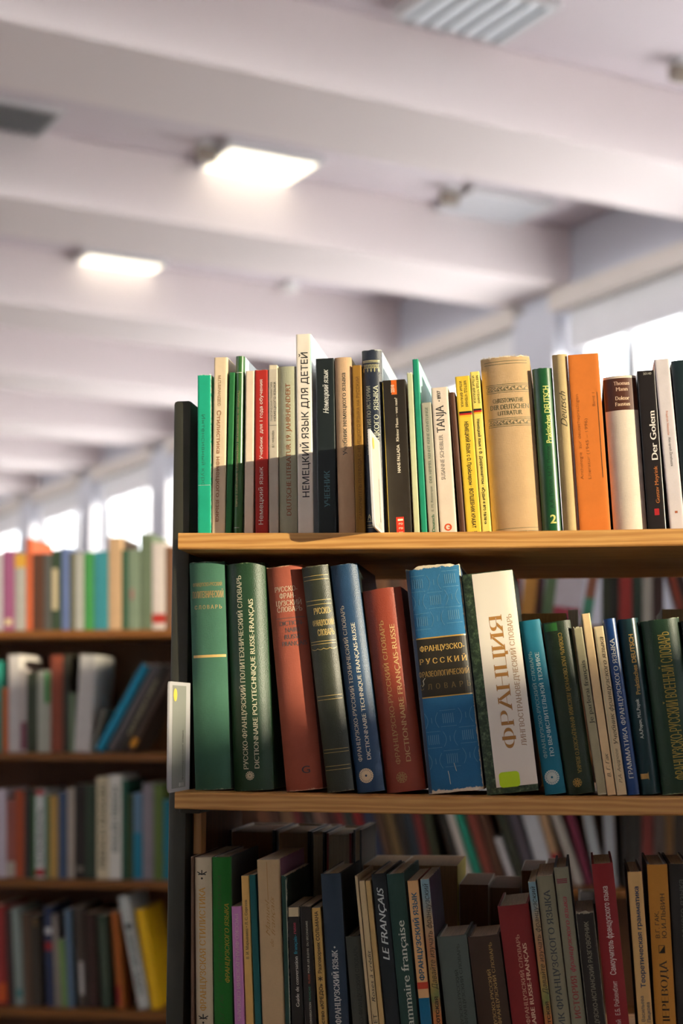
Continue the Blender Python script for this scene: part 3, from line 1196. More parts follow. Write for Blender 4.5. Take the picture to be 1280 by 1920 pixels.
bk(1, 1150, 1214, 1130, 1192, 705, (222, 206, 186), 'thick cream novel with a dark brown title band at its top',
   [('Thomas', 'h', 722.5, .3, .78, 7.5, (226, 190, 160), 'tb', 'author_lettering'), ('Mann', 'h', 733.5, .36, .72, 7.5, (226, 190, 160), 'tb', 'author_lettering'),
    ('Doktor', 'h', 750.5, .33, .75, 7.5, (240, 206, 170), 'tb'), ('Faustus', 'h', 761.5, .31, .76, 7.5, (240, 206, 170), 'tb')],
   [(.01, .99, 769.5, 709.5, (84, 42, 24), 'brown_band', 'dark brown title band')], hard=True, style='cloth', r=.007, k=2.2, d=.17, side=(64, 40, 30))
bk(1, 1214.5, 1250, 1194, 1226, 695.5, (34, 28, 24), 'black-brown novel with large white serif title',
   [('Der Golem', 'up', 863, 771, .64, .36, (244, 236, 224), 'tb'), ('Gustav Meyrink', 'up', 943, 874, .64, .22, (196, 118, 56), 't', 'author_lettering'), ('20140', 'h', 703.5, .34, .8, 4.5, (190, 186, 170), 's', 'number_lettering')],
   [(.42, .68, 965, 953, (176, 32, 36), 'red_label')], style='gloss', d=.13)
bk(1, 1254, 1285, 1223, 1254, 674, (216, 206, 206), 'tall white slipcovered book with thin downward lettering, near the right end of the top board',
   [('Friedrich Nietzsche', 'down', 772, 817, .52, .15, (206, 128, 90), 's', 'author_lettering'), ('Also sprach Zarathustra', 'down', 821, 875, .55, .17, (96, 92, 92), 's')],
   [(.42, .6, 962, 958, (170, 92, 50), 'round_label')], side=(226, 220, 214), d=.19)
bk(1, 1286, 1322, 1258, 1292, 676, (26, 44, 46), 'dark teal-black book at the right edge of the photo, top board', hard=True, style='gloss', d=.17)

# --- row 2, the dictionaries
def polit(b):
    k = Ink()
    k.rect(b.u(.06), b.u(.97), b.v(1238), b.v(1233))
    b.part('gilt_band', k, ink((212, 176, 108), .35))


bk(2, 358, 431, 347, 419, 1054, (62, 108, 86), 'mid-green dictionary with one gold bar, first on the middle board',
   [('ФРАНЦУЗСКО-РУССКИЙ', 'h', 1101, .1, .92, 7, (172, 142, 84), 't'), ('ПОЛИТЕХНИЧЕСКИЙ', 'h', 1123.5, .08, .95, 13, (186, 150, 92), 't'), ('С Л О В А Р Ь', 'h', 1145, .14, .9, 7.5, (190, 160, 104), 't')],
   hard=True, style='cloth', r=.006, k=2.4, d=.175, wear=.6, wcol=(150, 165, 140), fn=polit, p=.004)
bk(2, 432, 509, 414, 494, 1056, (34, 66, 40), 'thick dark green glossy dictionary with two white title lines, right of the mid-green one',
   [('РУССКО-ФРАНЦУЗСКИЙ ПОЛИТЕХНИЧЕСКИЙ СЛОВАРЬ', 'up', 1448, 1080, .37, .125, (226, 216, 184), 't'), ('DICTIONNAIRE POLYTECHNIQUE RUSSE-FRANÇAIS', 'up', 1447, 1126, .64, .12, (226, 216, 184), 't')],
   hard=True, style='leather', r=.012, k=2.4, d=.18, wear=.5, wcol=(140, 160, 120), p=.006, fn=lambda b: rays_emblem(b, .46, 1460, 8, (222, 206, 170), 12, True))
bk(2, 535, 603, 495, 566, 1062, (172, 88, 66), 'brick-red dictionary with stacked pale capitals near its top',
   [('РУССКО-', 'h', 1111, .2, .82, 10, (228, 208, 176), 't'), ('ФРАН-', 'h', 1124, .32, .76, 10, (228, 208, 176), 't'), ('ЦУЗСКИЙ', 'h', 1138, .2, .9, 10, (228, 208, 176), 't'), ('СЛОВАРЬ', 'h', 1150, .22, .9, 10, (228, 208, 176), 't'),
    ('DICTION-', 'h', 1176, .26, .9, 9, (82, 92, 92), 't', 'subtitle_lettering'), ('NAIRE', 'h', 1189, .4, .8, 9, (82, 92, 92), 't', 'subtitle_lettering'),
    ('RUSSE-', 'h', 1202, .36, .85, 9, (82, 92, 92), 't', 'subtitle_lettering'), ('FRANÇAIS', 'h', 1215, .28, .94, 9, (82, 92, 92), 't', 'subtitle_lettering'), ('G', 'h', 1456, .5, .72, 14, (76, 70, 74), 's', 'imprint_lettering')],
   [(.16, .95, 1162.5, 1161.5, (84, 88, 84), 'rule_line')], hard=True, style='cloth', r=.007, k=2.4, d=.17, wear=.7, wcol=(214, 170, 140), p=-.003)


def black_gilt(b):
    k = Ink()
    for y in (1081, 1088.5, 1128, 1136, 1206, 1211, 1309, 1316, 1409, 1415, 1440, 1447):
        k.rect(b.u(.05), b.u(.96), b.v(y), b.v(y - 1))
    n = 36
    k.line([(b.u(.06 + .9 * i / n), b.v(1219 + 2.2 * abs(math.sin(i * math.pi / 9)))) for i in range(n + 1)], .0006)
    b.part('gilt_stripe', k, ink((188, 160, 92), .35))


bk(2, 607.7, 663.5, 559, 613, 1061, (50, 54, 40), 'black-green dictionary with pairs of thin gold lines, right of the brick-red one',
   [('РУССКО-', 'h', 1154, .3, .93, 12, (214, 184, 112), 't'), ('ФРАНЦУЗСКИЙ', 'h', 1176, .2, .97, 11, (214, 184, 112), 't'), ('СЛОВАРЬ', 'h', 1195, .36, .95, 12, (214, 184, 112), 't')],
   hard=True, style='leather', r=.007, k=2.2, d=.17, wear=.7, wcol=(120, 118, 92), fn=black_gilt, p=.008)
bk(2, 670, 718, 614.5, 670, 1058.5, (40, 72, 104), 'navy blue technical dictionary with white titles and a rayed white disc',
   [('ФРАНЦУЗСКО-РУССКИЙ ТЕХНИЧЕСКИЙ СЛОВАРЬ', 'up', 1430, 1137, .28, .15, (232, 218, 190), 't'), ('DICTIONNAIRE TECHNIQUE FRANÇAIS-RUSSE', 'up', 1428, 1171, .6, .15, (238, 226, 200), 't')],
   hard=True, style='leather', r=.007, k=2.2, d=.175, wear=.4, wcol=(140, 160, 170), side=(26, 34, 34), fn=lambda b: rays_emblem(b, .42, 1457, 13, (240, 214, 170), 22, True), p=.004)
bk(2, 725, 796.5, 675, 752, 1104, (152, 66, 44), 'rust-red leathery dictionary, shorter, between the navy and the worn blue ones',
   [('ФРАНЦУЗСКО-РУССКИЙ СЛОВАРЬ', 'up', 1436, 1165, .4, .12, (190, 150, 92), 't'), ('DICTIONNAIRE FRANÇAIS-RUSSE', 'up', 1433, 1174, .66, .13, (204, 168, 112), 't')],
   hard=True, style='leather', r=.009, k=2.2, d=.165, wear=.4, wcol=(190, 120, 90), fn=lambda b: rays_emblem(b, .44, 1461, 10, (176, 138, 82), 10, True), p=-.003)


def worn_blue(b):
    k = Ink()
    for (u, y) in ((.2, 1093), (.8, 1089), (.5, 1127), (.22, 1165), (.8, 1158), (.5, 1350), (.2, 1388), (.82, 1384), (.5, 1425)):
        for i in range(6):
            du = (i - 2.5) * .036
            k.rect(b.u(u + du) - .00035, b.u(u + du) + .00035, b.v(y + 9), b.v(y - 9), 1)
        a0, a1, v0, v1 = b.u(max(.08, u - .14)), b.u(min(.97, u + .14)), b.v(y + 15), b.v(y - 15)
        k.line([(a0, v0), (a1, v0)], .0004)
        k.line([(a0, v1), (a1, v1)], .0004)
    for (u, y) in ((.5, 1093), (.2, 1128), (.8, 1124), (.5, 1162), (.2, 1352), (.82, 1347), (.5, 1388), (.2, 1428), (.82, 1422)):
        for s_ in (-1, 1):
            k.line([(b.u(u) + s_ * b.w * (.12 - .05 * math.sin(math.pi * i / 8)), b.v(y + 14 - 28 * i / 8)) for i in range(9)], .0005)
        k.line([(b.u(u), b.v(y + 5)), (b.u(u), b.v(y - 5))], .0006)
    b.part('embossed_print', k, cover_mat((96, 144, 172), 'gloss'), 'pale rubbed embossing')
    q = Ink()
    q.rect(b.u(.015), b.u(.985), b.v(1309), b.v(1197))
    b.part('title_panel', q, ink((40, 34, 22)), 'near-black title panel', .0001)
    g = Ink()
    for y0, y1 in ((1198.5, 1196), (1309.5, 1307.5)):
        g.rect(b.u(.015), b.u(.985), b.v(y0), b.v(y1))
    b.part('gilt_stripe', g, ink((190, 148, 70), .35))
    t = Ink()
    c = [(b.u(.1), b.v(1287)), (b.u(.13), b.v(1283)), (b.u(.12), b.v(1277)), (b.u(.16), b.v(1272))]
    t.line(c, .0006)
    t.line([(b.u(.42), b.v(1472)), (b.u(.41), b.v(1455)), (b.u(.4), b.v(1448))], .0007)
    t.line([(b.u(.55), b.v(1449)), (b.u(.52), b.v(1434))], .0006)
    b.part('scratch', t, ink((214, 204, 176)))


bk(2, 803, 906.5, 757, 862, 1062, (40, 108, 150), 'worn bright blue phrase dictionary with black title panel and torn white edges',
   [('ФРАНЦУЗСКО-', 'h', 1222, .12, .93, 10.5, (214, 172, 88), 't'), ('Р У С С К И Й', 'h', 1246, .09, .95, 10.5, (206, 164, 84), 't'),
    ('ФРАЗЕОЛОГИЧЕСКИЙ', 'h', 1270, .05, .97, 10.5, (164, 130, 66), 't'), ('С  Л  О  В  А  Р  Ь', 'h', 1294, .05, .97, 10.5, (112, 92, 52), 't')],
   P=[(.005, .07, 1486, 1066, (52, 72, 96), 'joint_strip', 'dull dark blue strip along the joint')], hard=True, style='cloth', r=.006, k=5, d=.165, wear=1.7, wcol=(222, 208, 180), side=(60, 84, 112), fn=worn_blue, p=.006)


def jacket(b):
    k = Ink()
    k.rect(b.u(.20), b.u(1.0), b.v(1476), b.v(1074.5), 14)
    b.part('paper_jacket', k, plain('jacket_paper', (236, 226, 208), .3, .5, 0, .03, 25), 'white paper jacket wrapped round the spine', .0003)
    t = Ink()
    t.text('ФРАНЦИЯ', 'up', b.v(1406), b.v(1156), b.u(.555), .26 * b.w, 'd')
    b.part('title_lettering', t, ink((182, 128, 62)), eps=.00042)
    t = Ink()
    t.text('ЛИНГВОСТРАНОВЕДЧЕСКИЙ СЛОВАРЬ', 'up', b.v(1404), b.v(1157), b.u(.83), .1 * b.w, 't')
    b.part('subtitle_lettering', t, ink((172, 134, 92)), eps=.00042)
    s = Ink()
    cu, cv = b.u(.47), b.v(1463)
    w2, h2 = .2 * b.w, .0085
    pts = []
    for qx, qy, a0 in ((1, 1, 0), (-1, 1, 90), (-1, -1, 180), (1, -1, 270)):
        for i in range(5):
            a = math.radians(a0 + i * 22.5)
            pts.append((cu + qx * (w2 - .004) + .004 * math.cos(a), cv + qy * (h2 - .004) + .004 * math.sin(a)))
    s.add(pts, [tuple(range(len(pts)))])
    b.part('round_cornered_sticker', s, plain('lime_sticker', (196, 232, 28), .4), 'bright lime sticker', .00045)


bk(2, 910, 1012, 866, 958.5, 1073, (60, 76, 58), 'tall white-jacketed France dictionary with golden-brown capitals and a lime sticker', style='forest', side=(40, 52, 42), r=.003, k=4, d=.17, fn=jacket, p=.006, wear=.0)
bk(2, 1018.5, 1061.5, 970, 1011.5, 1163.5, (14, 112, 134), 'turquoise computing dictionary right of the white-jacketed one',
   [('ФРАНЦУЗСКО-РУССКИЙ СЛОВАРЬ', 'up', 1421, 1222, .3, .17, (150, 180, 176), 't'), ('ПО ВЫЧИСЛИТЕЛЬНОЙ ТЕХНИКЕ', 'up', 1419, 1225, .62, .19, (206, 222, 214), 't')],
   style='matte', r=.003, k=3, d=.14, fn=lambda b: rays_emblem(b, .45, 1457, 13, (206, 216, 204), 20, True))


def slovar(b):
    k = Ink()
    k.rect(b.u(.06), b.u(.5), b.v(1183), b.v(1168))
    b.part('light_green_band', k, ink((44, 104, 42)))


bk(2, 1063, 1116, 1015, 1070, 1165.5, (28, 46, 22), 'dark green dictionary of colloquial French, gold downward lettering, a lighter corner',
   [('СЛОВАРЬ РАЗГОВОРНОЙ ЛЕКСИКИ ФРАНЦУЗСКОГО ЯЗЫКА', 'down', 1188, 1450, .56, .14, (168, 138, 58), 't')],
   hard=True, style='leather', r=.006, k=2.6, d=.15, fn=lambda b: (slovar(b), rays_emblem(b, .42, 1467, 8, (190, 150, 70), 9, True)))
bk(2, 1120.6, 1137.5, 1073.5, 1091, 1177, (168, 160, 124), 'thin mottled grey-beige booklet leaning beside the dark green dictionary',
   [('Je parlerai français', 'up', 1357, 1239, .5, .5, (70, 72, 54), 't')], wear=1.5, wcol=(196, 190, 156), d=.13)
bk(2, 1138, 1155, 1089, 1105.5, 1151, (232, 200, 148), 'cream booklet standing taller than its thin neighbours on the middle board',
   [('В. Г. Гак', 'up', 1455, 1413, .52, .4, (64, 52, 36), 'i', 'author_lettering')], side=(220, 216, 204), d=.135)
bk(2, 1155.5, 1176, 1112.5, 1130, 1175, (226, 204, 158), 'cream booklet with dark italic lettering next to the blue grammar',
   [('Учебник французского языка', 'up', 1397, 1196, .62, .42, (92, 76, 52), 'i'), ('Р.А. Андреев', 'up', 1466, 1404, .55, .3, (110, 92, 66), 'i', 'author_lettering')],
   [(.18, .2, 1480, 1180, (120, 170, 150), 'edge_line')], d=.135)
bk(2, 1176.6, 1199, 1129, 1154, 1160.5, (22, 62, 118), 'slim royal blue grammar with white capitals',
   [('ГРАММАТИКА ФРАНЦУЗСКОГО ЯЗЫКА', 'up', 1458, 1198, .48, .36, (232, 230, 214), 't')], hard=True, style='gloss', r=.003, d=.15)
bk(2, 1200, 1239.5, 1156.5, 1196.5, 1160.5, (16, 50, 52), 'dark teal glossy hardback with gold and white lettering and numeral 1',
   [('Praktisches DEUTSCH', 'up', 1303, 1190, .52, .22, (186, 148, 76), 'b'), ('A.A.Popov, M.L.Popok', 'up', 1385, 1311, .42, .17, (206, 210, 196), 'b', 'author_lettering'), ('1', 'up', 1461, 1447, .3, .42, (196, 152, 80), 'tb', 'number_lettering')],
   hard=True, style='gloss', r=.007, k=2.2, d=.16, wear=.3, wcol=(120, 140, 130))
bk(2, 1242, 1316, 1200, 1274, 1161, (28, 58, 34), 'broad dark green military dictionary with narrow gold capitals',
   [('ФРАНЦУЗСКО-РУССКИЙ ВОЕННЫЙ СЛОВАРЬ', 'up', 1462, 1186, .53, .3, (176, 150, 62), 't')],
   hard=True, style='leather', r=.010, k=2.4, d=.16, wear=.8, wcol=(150, 160, 120), p=.004)
bk(2, 1318, 1350, 1275.5, 1308, 1164, (26, 26, 24), 'black book cut by the right edge of the photo, middle board', hard=True, style='leather', d=.16)


# --- row 3, in the shade below
def R3(tl, tr, yt, bl, br, col, label, T=(), P=(), **kw):
    k = (1985 - 1920) / (1920 - yt)
    return bk(3, bl + (bl - tl) * k, br + (br - tr) * k, tl, tr, yt, col, label, T, P, **kw)


R3(357.4, 363, 1607, 357.6, 363.4, (112, 82, 62), 'very thin brownish booklet against the batten, lowest row', d=.14)


def stil(b):
    for y in (1641, 1912):
        k = Ink()
        cu, cv = b.u(.45), b.v(y)
        s = b.px * 9
        for sx in (-1, 1):
            k.line([(cu, cv), (cu + sx * .45 * s, cv + .25 * s), (cu + sx * s, cv + .55 * s)], .0011)
            k.line([(cu + sx * .3 * s, cv + .1 * s), (cu + sx * .8 * s, cv - .0 * s)], .0011)
        k.line([(cu, cv + .2 * s), (cu, cv + .9 * s)], .0012)
        k.ring(cu, cv - s * .8, 0.0001, .0012, 12)
        b.part('leaf_ornament', k, ink((34, 32, 26)))


R3(363.5, 394.5, 1608.5, 364.5, 399.5, (206, 190, 156), 'cream book with gold capitals and a small black leaf ornament, lowest row',
   [('ФРАНЦУЗСКАЯ СТИЛИСТИКА', 'up', 1897, 1665, .45, .36, (206, 148, 44), 't')], fn=stil, r=.003, d=.17, side=(110, 60, 60))
R3(397, 431, 1608, 400, 436, (30, 112, 34), 'bright green theoretical grammar with dim gold lettering, lowest row',
   [('ФРАНЦУЗСКОГО ЯЗЫКА', 'up', 1845, 1696, .76, .22, (176, 150, 40), 'ib'), ('ТЕОРЕТИЧЕСКАЯ ГРАММАТИКА', 'up', 1845, 1642, .4, .2, (52, 92, 36), 'i'), ('В.Г. ГАК', 'up', 1916, 1866, .45, .2, (52, 92, 36), 'i', 'author_lettering')],
   hard=True, style='cloth', r=.003, d=.165, side=(44, 46, 36))
R3(431.5, 451.5, 1700, 436.5, 459, (208, 138, 192), 'pink pocket dictionary with pale downward lettering, lowest row',
   [('РУССКО-ФРАНЦУЗСКИЙ СЛОВАРЬ', 'down', 1714, 1913, .5, .34, (226, 190, 196), 't')], d=.11)
R3(451.6, 466, 1643, 461, 475.6, (226, 180, 100), 'slim sandy-yellow booklet left of the teal one, lowest row',
   [('В. И. Марьянина • Л. С. Сергеев', 'up', 1798, 1688, .5, .36, (70, 66, 52), 't', 'author_lettering')], d=.14)
R3(467, 477, 1641, 475.8, 491, (20, 92, 90), 'thin dark teal book beside the sandy-yellow booklet, lowest row', d=.15)


def manuel(b):
    k = Ink()
    k.line([(b.u(.45), b.v(1617)), (b.u(.46), b.v(1688))], .0006)
    k.text('Manuel', 'up', b.v(1755), b.v(1694), b.u(.4), .2 * b.w, 'c')
    k.text('français', 'up', b.v(1756), b.v(1686), b.u(.62), .2 * b.w, 'c')
    k.text('de', 'up', b.v(1776), b.v(1763), b.u(.56), .17 * b.w, 'c')
    b.part('title_lettering', k, ink((176, 134, 66)))


R3(477.5, 524.5, 1612.5, 491, 532.5, (204, 174, 128), 'beige cloth manual with golden script title, lowest row', style='cloth', r=.002, d=.17, side=(122, 70, 88), fn=manuel, wear=.4)
R3(525, 536, 1643, 532.6, 544.5, (30, 66, 54), 'narrow dark green book with a rubbed white edge beside the beige manual', (), [(.86, .97, 1915, 1650, (176, 182, 160), 'rubbed_edge')], d=.16, side=(30, 44, 30), wear=.8)
R3(538, 560, 1701, 545, 570, (36, 32, 24), 'black phrasebook with a pale patch on top, white, blue and red words',
   [('Guide de conversation', 'up', 1884, 1792, .56, .3, (226, 218, 200), 't'), ('français-', 'up', 1788, 1752, .54, .3, (40, 140, 160), 'tb', 'subtitle_lettering'), ('russe', 'up', 1751, 1730, .5, .3, (190, 70, 84), 'tb', 'second_subtitle_lettering')],
   [(.02, .98, 1719, 1702, (206, 188, 146), 'pale_band')], d=.11)
R3(561, 583, 1700, 571, 593, (38, 32, 24), 'black schoolbook with tiny capitals, left of the tan phrasebook',
   [('POUR LES ELEVES  DU SECONDAIRE', 'up', 1822, 1727, .55, .17, (206, 200, 178), 's', 'subtitle_lettering'), ('RUSSE', 'up', 1841, 1824, .55, .17, (176, 78, 50), 's', 'subtitle_lettering'),
    ('FRANÇAIS ·', 'up', 1872, 1844, .55, .17, (70, 136, 110), 's', 'subtitle_lettering'), ('CONVERSATION', 'up', 1917, 1875, .55, .18, (206, 200, 178), 's')], wear=1.0, wcol=(126, 112, 84), d=.12)


def credo(b):
    k = Ink()
    cu, cv = b.u(.52), b.v(1832)
    for i in range(6):
        a = math.pi * i / 3 + .5
        k.line([(cu, cv), (cu + .0026 * math.cos(a), cv + .0026 * math.sin(a))], .0009)
    b.part('asterisk', k, ink((46, 40, 28)))


R3(583.5, 599.5, 1703, 597, 614, (206, 166, 90), 'tan Solman phrasebook with dark upward lettering, lowest row',
   [('Разговорник СОЛЬМАНА', 'up', 1822, 1709, .52, .4, (44, 38, 26), 'b'), ('Издательство «КРЕДО»', 'up', 1960, 1841, .52, .4, (44, 38, 26), 'b', 'imprint_lettering')], fn=credo, d=.11)
R3(601, 637, 1639, 615.5, 655, (42, 58, 72), 'broad slate-blue French textbook with white capitals, lowest row',
   [('• ФРАНЦУЗСКИЙ ЯЗЫК •', 'up', 1921, 1772, .5, .28, (216, 216, 204), 'tb')], hard=True, style='matte', r=.003, d=.17, side=(30, 34, 32))
R3(647, 674, 1757, 660.5, 690, (66, 68, 56), 'short dark grey dictionary with nearly invisible lettering, lowest row',
   [('РУССКО-ФРАНЦУЗСКИЙ СЛОВАРЬ', 'up', 1940, 1775, .62, .25, (40, 42, 34), 't')], d=.12, hard=True, r=.003)
R3(661, 670.6, 1643, 689.5, 698, (206, 182, 138), 'thin worn cream booklet leaning left of the handwritten one', d=.14, wear=1.2, wcol=(160, 130, 92))
R3(671.7, 684, 1652, 699, 710.5, (208, 184, 134), 'beige booklet with handwritten title up its spine, lowest row',
   [('Roses à crédit', 'up', 1871, 1780, .55, .56, (36, 32, 26), 'si'), ('ТРИОЛЕТ', 'up', 1958, 1893, .55, .6, (36, 32, 26), 's', 'author_lettering')], d=.13, wear=.9, wcol=(170, 140, 100))
R3(685, 693.5, 1652, 711.5, 722, (206, 172, 108), 'thin plain tan booklet right of the handwritten one', d=.13)
R3(694.6, 723, 1639, 723, 750, (24, 32, 34), 'black book with white slanted capitals, lowest row',
   [('LE FRANÇAIS', 'up', 1796, 1667, .5, .46, (214, 220, 212), 'ib')], hard=True, style='matte', r=.002, d=.17)
R3(724.5, 755.5, 1639, 751, 786, (42, 72, 62), 'dark green French grammar with large pale lower-case title, lowest row',
   [('Grammaire française', 'up', 1942, 1724, .54, .44, (206, 208, 186), 't')], hard=True, style='cloth', r=.002, d=.17, wear=.3)
R3(762.5, 783.5, 1652, 790, 810.5, (228, 178, 118), 'cream-orange textbook with blue capitals and red and blue bands, lowest row',
   [('ФРАНЦУЗСКИЙ ЯЗЫК', 'up', 1831, 1673, .52, .44, (20, 92, 120), 'b')],
   [(.0, 1.0, 1846, 1834, (206, 70, 40), 'red_band'), (.0, 1.0, 1985, 1862, (12, 106, 140), 'blue_band')], side=(150, 50, 30), d=.15)
DAV = [(.10, (176, 92, 40)), (.28, (196, 124, 66)), (.36, (120, 128, 70)), (.45, (176, 150, 80)), (.62, (184, 126, 84)), (.78, (176, 150, 110)), (.92, (130, 160, 166))]


def davaite(n):
    R = (((787.8, 803, 1649, 813, 830), 'left'), ((989.3, 1003.5, 1654, 1023, 1038), 'right'))[n]
    lab = ('multicoloured worn learner’s booklet with purple cover, between the cream-orange textbook and the slate dictionary',
           'multicoloured learner’s booklet with blue top, right of the dark red dictionary')[n]
    dy = 5 * n
    (tl, tr, yt, bl, br) = R[0]
    R3(tl, tr, yt, bl, br, (150, 140, 110), lab,
       [('Давайте изучать французский', 'up', 1846 + dy, 1659 + dy, .55, .62, (46, 44, 36), 'si'), ('Тимохотская', 'up', 1950 + dy, 1859 + dy, .55, .5, (52, 38, 24), 'b', 'author_lettering')],
       stops=DAV, wear=.8, wcol=(206, 196, 166), side=(74, 54, 74), d=.15)


davaite(0)
R3(818, 873.5, 1756, 836.5, 895, (84, 94, 84), 'broad slate-grey pocket dictionary with black lettering, lowest row',
   [('ФРАНЦУЗСКО-РУССКИЙ', 'up', 1945, 1815, .54, .1, (46, 50, 42), 't'), ('РУССКО-ФРАНЦУЗСКИЙ СЛОВАРЬ', 'up', 1960, 1771, .68, .1, (46, 50, 42), 't')], hard=True, style='matte', r=.004, d=.12)
R3(875, 935, 1756, 896, 959.5, (62, 42, 24), 'broad dark brown pocket dictionary with gold lettering, lowest row',
   [('ФРАНЦУЗСКО-РУССКИЙ', 'up', 1945, 1814, .54, .1, (190, 152, 88), 't'), ('РУССКО-ФРАНЦУЗСКИЙ СЛОВАРЬ', 'up', 1960, 1768, .68, .1, (190, 152, 88), 't')], hard=True, style='matte', r=.004, d=.12)
R3(932, 990, 1698, 961, 1022, (132, 30, 26), 'broad deep red dictionary with pale double title, lowest row',
   [('РУССКО-ФРАНЦУЗСКИЙ СЛОВАРЬ', 'up', 1960, 1750, .52, .12, (214, 164, 132), 't'), ('DICTIONNAIRE RUSSE-FRANÇAIS', 'up', 1975, 1766, .70, .13, (236, 196, 160), 'tb')], hard=True, style='matte', r=.004, d=.15)
davaite(1)
R3(1004.5, 1036, 1643, 1038.5, 1072, (142, 136, 108), 'grey cloth textbook with dark serif capitals, lowest row',
   [('УЧЕБНИК ФРАНЦУЗСКОГО ЯЗЫКА', 'up', 1965, 1668, .52, .36, (56, 62, 66), 't')], style='cloth', r=.003, d=.16)


def istoria(b):
    k = Ink()
    for y in (1655, 1652, 1649):
        k.rect(b.u(.12), b.u(.82), b.v(y), b.v(y - 2))
    b.part('red_line', k, ink((130, 48, 58)))


R3(1037, 1065, 1627, 1073, 1101, (140, 136, 110), 'grey-green history book with crimson lettering and a small red bar near its top',
   [('ИСТОРИЯ', 'up', 1892, 1818, .5, .4, (150, 60, 56), 'tb'), ('французского языка', 'up', 1812, 1680, .5, .32, (166, 56, 66), 'ib')], fn=istoria, hard=True, style='cloth', r=.003, d=.165, side=(36, 34, 24))
R3(1079, 1112.5, 1711, 1103, 1138, (40, 34, 26), 'short black phrasebook, badly scuffed white, beside the crimson textbook',
   [('РУССКО-ФРАНЦУЗСКО-ИСПАНСКИЙ РАЗГОВОРНИК', 'up', 1975, 1727, .52, .24, (150, 142, 118), 's')], wear=2.0, wcol=(150, 142, 118), d=.12, style='matte')
R3(1108, 1149, 1620, 1140, 1181.5, (142, 28, 28), 'crimson self-study textbook with white lower-case title, lowest row',
   [('Самоучитель французского языка', 'up', 1815, 1660, .5, .27, (236, 220, 206), 's'), ('Е.Б. Ройзенблит', 'up', 1885, 1826, .52, .22, (216, 190, 176), 's', 'author_lettering'), ('Советский', 'up', 1945, 1893, .52, .22, (206, 180, 166), 's', 'imprint_lettering')],
   hard=True, style='matte', r=.003, d=.16)
R3(1174, 1204.5, 1635.5, 1198.5, 1224.5, (222, 178, 110), 'sandy theoretical grammar with dark blue title, near the right end of the lowest row',
   [('Теоретическая грамматика', 'up', 1837, 1661, .52, .32, (30, 60, 90), 'b'), ('Н.М. Васильева', 'up', 1915, 1851, .36, .24, (60, 76, 92), 's', 'author_lettering'), ('Л.П. Пицкова', 'up', 1915, 1862, .74, .24, (60, 76, 92), 's', 'author_lettering')],
   side=(70, 48, 30), d=.165, hard=True, r=.0015, k=7)


def kurs(b):
    k = Ink()
    a0, a1, v0, v1 = b.u(.36), b.u(.64), b.v(1776), b.v(1763)
    k.line([(a0, v0), (a1, v0), (a1, v1), (a0, v1), (a0, v0)], .0006)
    k.add([(a0, v0), (a1, v0), (a1, v1)], [(0, 1, 2)])
    b.part('square_emblem', k, ink((44, 36, 22)))


R3(1211.5, 1251.5, 1622, 1230, 1268, (200, 136, 50), 'ochre cloth translation textbook with dark capitals, near the right end of the lowest row',
   [('КУРС ПЕРЕВОДА', 'up', 1965, 1789, .52, .36, (48, 40, 28), 'd'), ('В.Г. ГАК,', 'up', 1750, 1704, .34, .2, (58, 46, 30), 's', 'author_lettering'), ('Ю.И.ЛЬВИН', 'up', 1750, 1673, .66, .22, (58, 46, 30), 's', 'author_lettering')],
   fn=kurs, style='cloth', hard=True, r=.003, d=.165, side=(60, 38, 24))
R3(1253, 1290, 1621, 1271, 1309, (42, 38, 32), 'black-grey textbook with grey lettering at the right edge of the photo, lowest row',
   [('Теория и практика французского языка', 'up', 1960, 1648, .56, .3, (92, 92, 84), 's')], hard=True, style='matte', r=.004, d=.16)
R3(1292, 1330, 1640, 1311, 1350, (90, 60, 40), 'brown book just past the right edge of the photo, lowest row', d=.16, hard=True)

# ------------------------------------------------------------------ the blurred bookcase behind the aisle
BASE_PX = {0: 1189, 1: 1412, 2: 1645, 3: 1874}


def bb(row, bl, br, tl, tr, yt, col, label, P=(), T=(), base=None, d=.16, **kw):
    z = ZB[row]
    yb = base or BASE_PX[row]
    w, h, loc, lean = fit(bl, br, tl, tr, yt, yb, YB + .03, lambda x: z)
    w, loc = clear((row, bl > 400), w, h, loc, lean)
    b = Book('book', label, w - .0006, h, loc, lean, col, d=d, detail=False, **kw)
    b.u = lambda f: (f - .5) * w
    b.v = lambda py: h * (yb - py) / (yb - yt)
    for i, q in enumerate(P):
        k = Ink()
        k.rect(b.u(q[0]), b.u(q[1]), b.v(q[2]), b.v(q[3]), 3)
        b.part('label_band', k, ink(q[4]), q[5] if len(q) > 5 else None)
    for q in T:
        k = Ink()
        k.text(q[0], q[1], b.v(q[2]), b.v(q[3]), b.u(.5), .5 * w, 'b')
        b.part('title_lettering', k, ink(q[4]), eps=.0003)


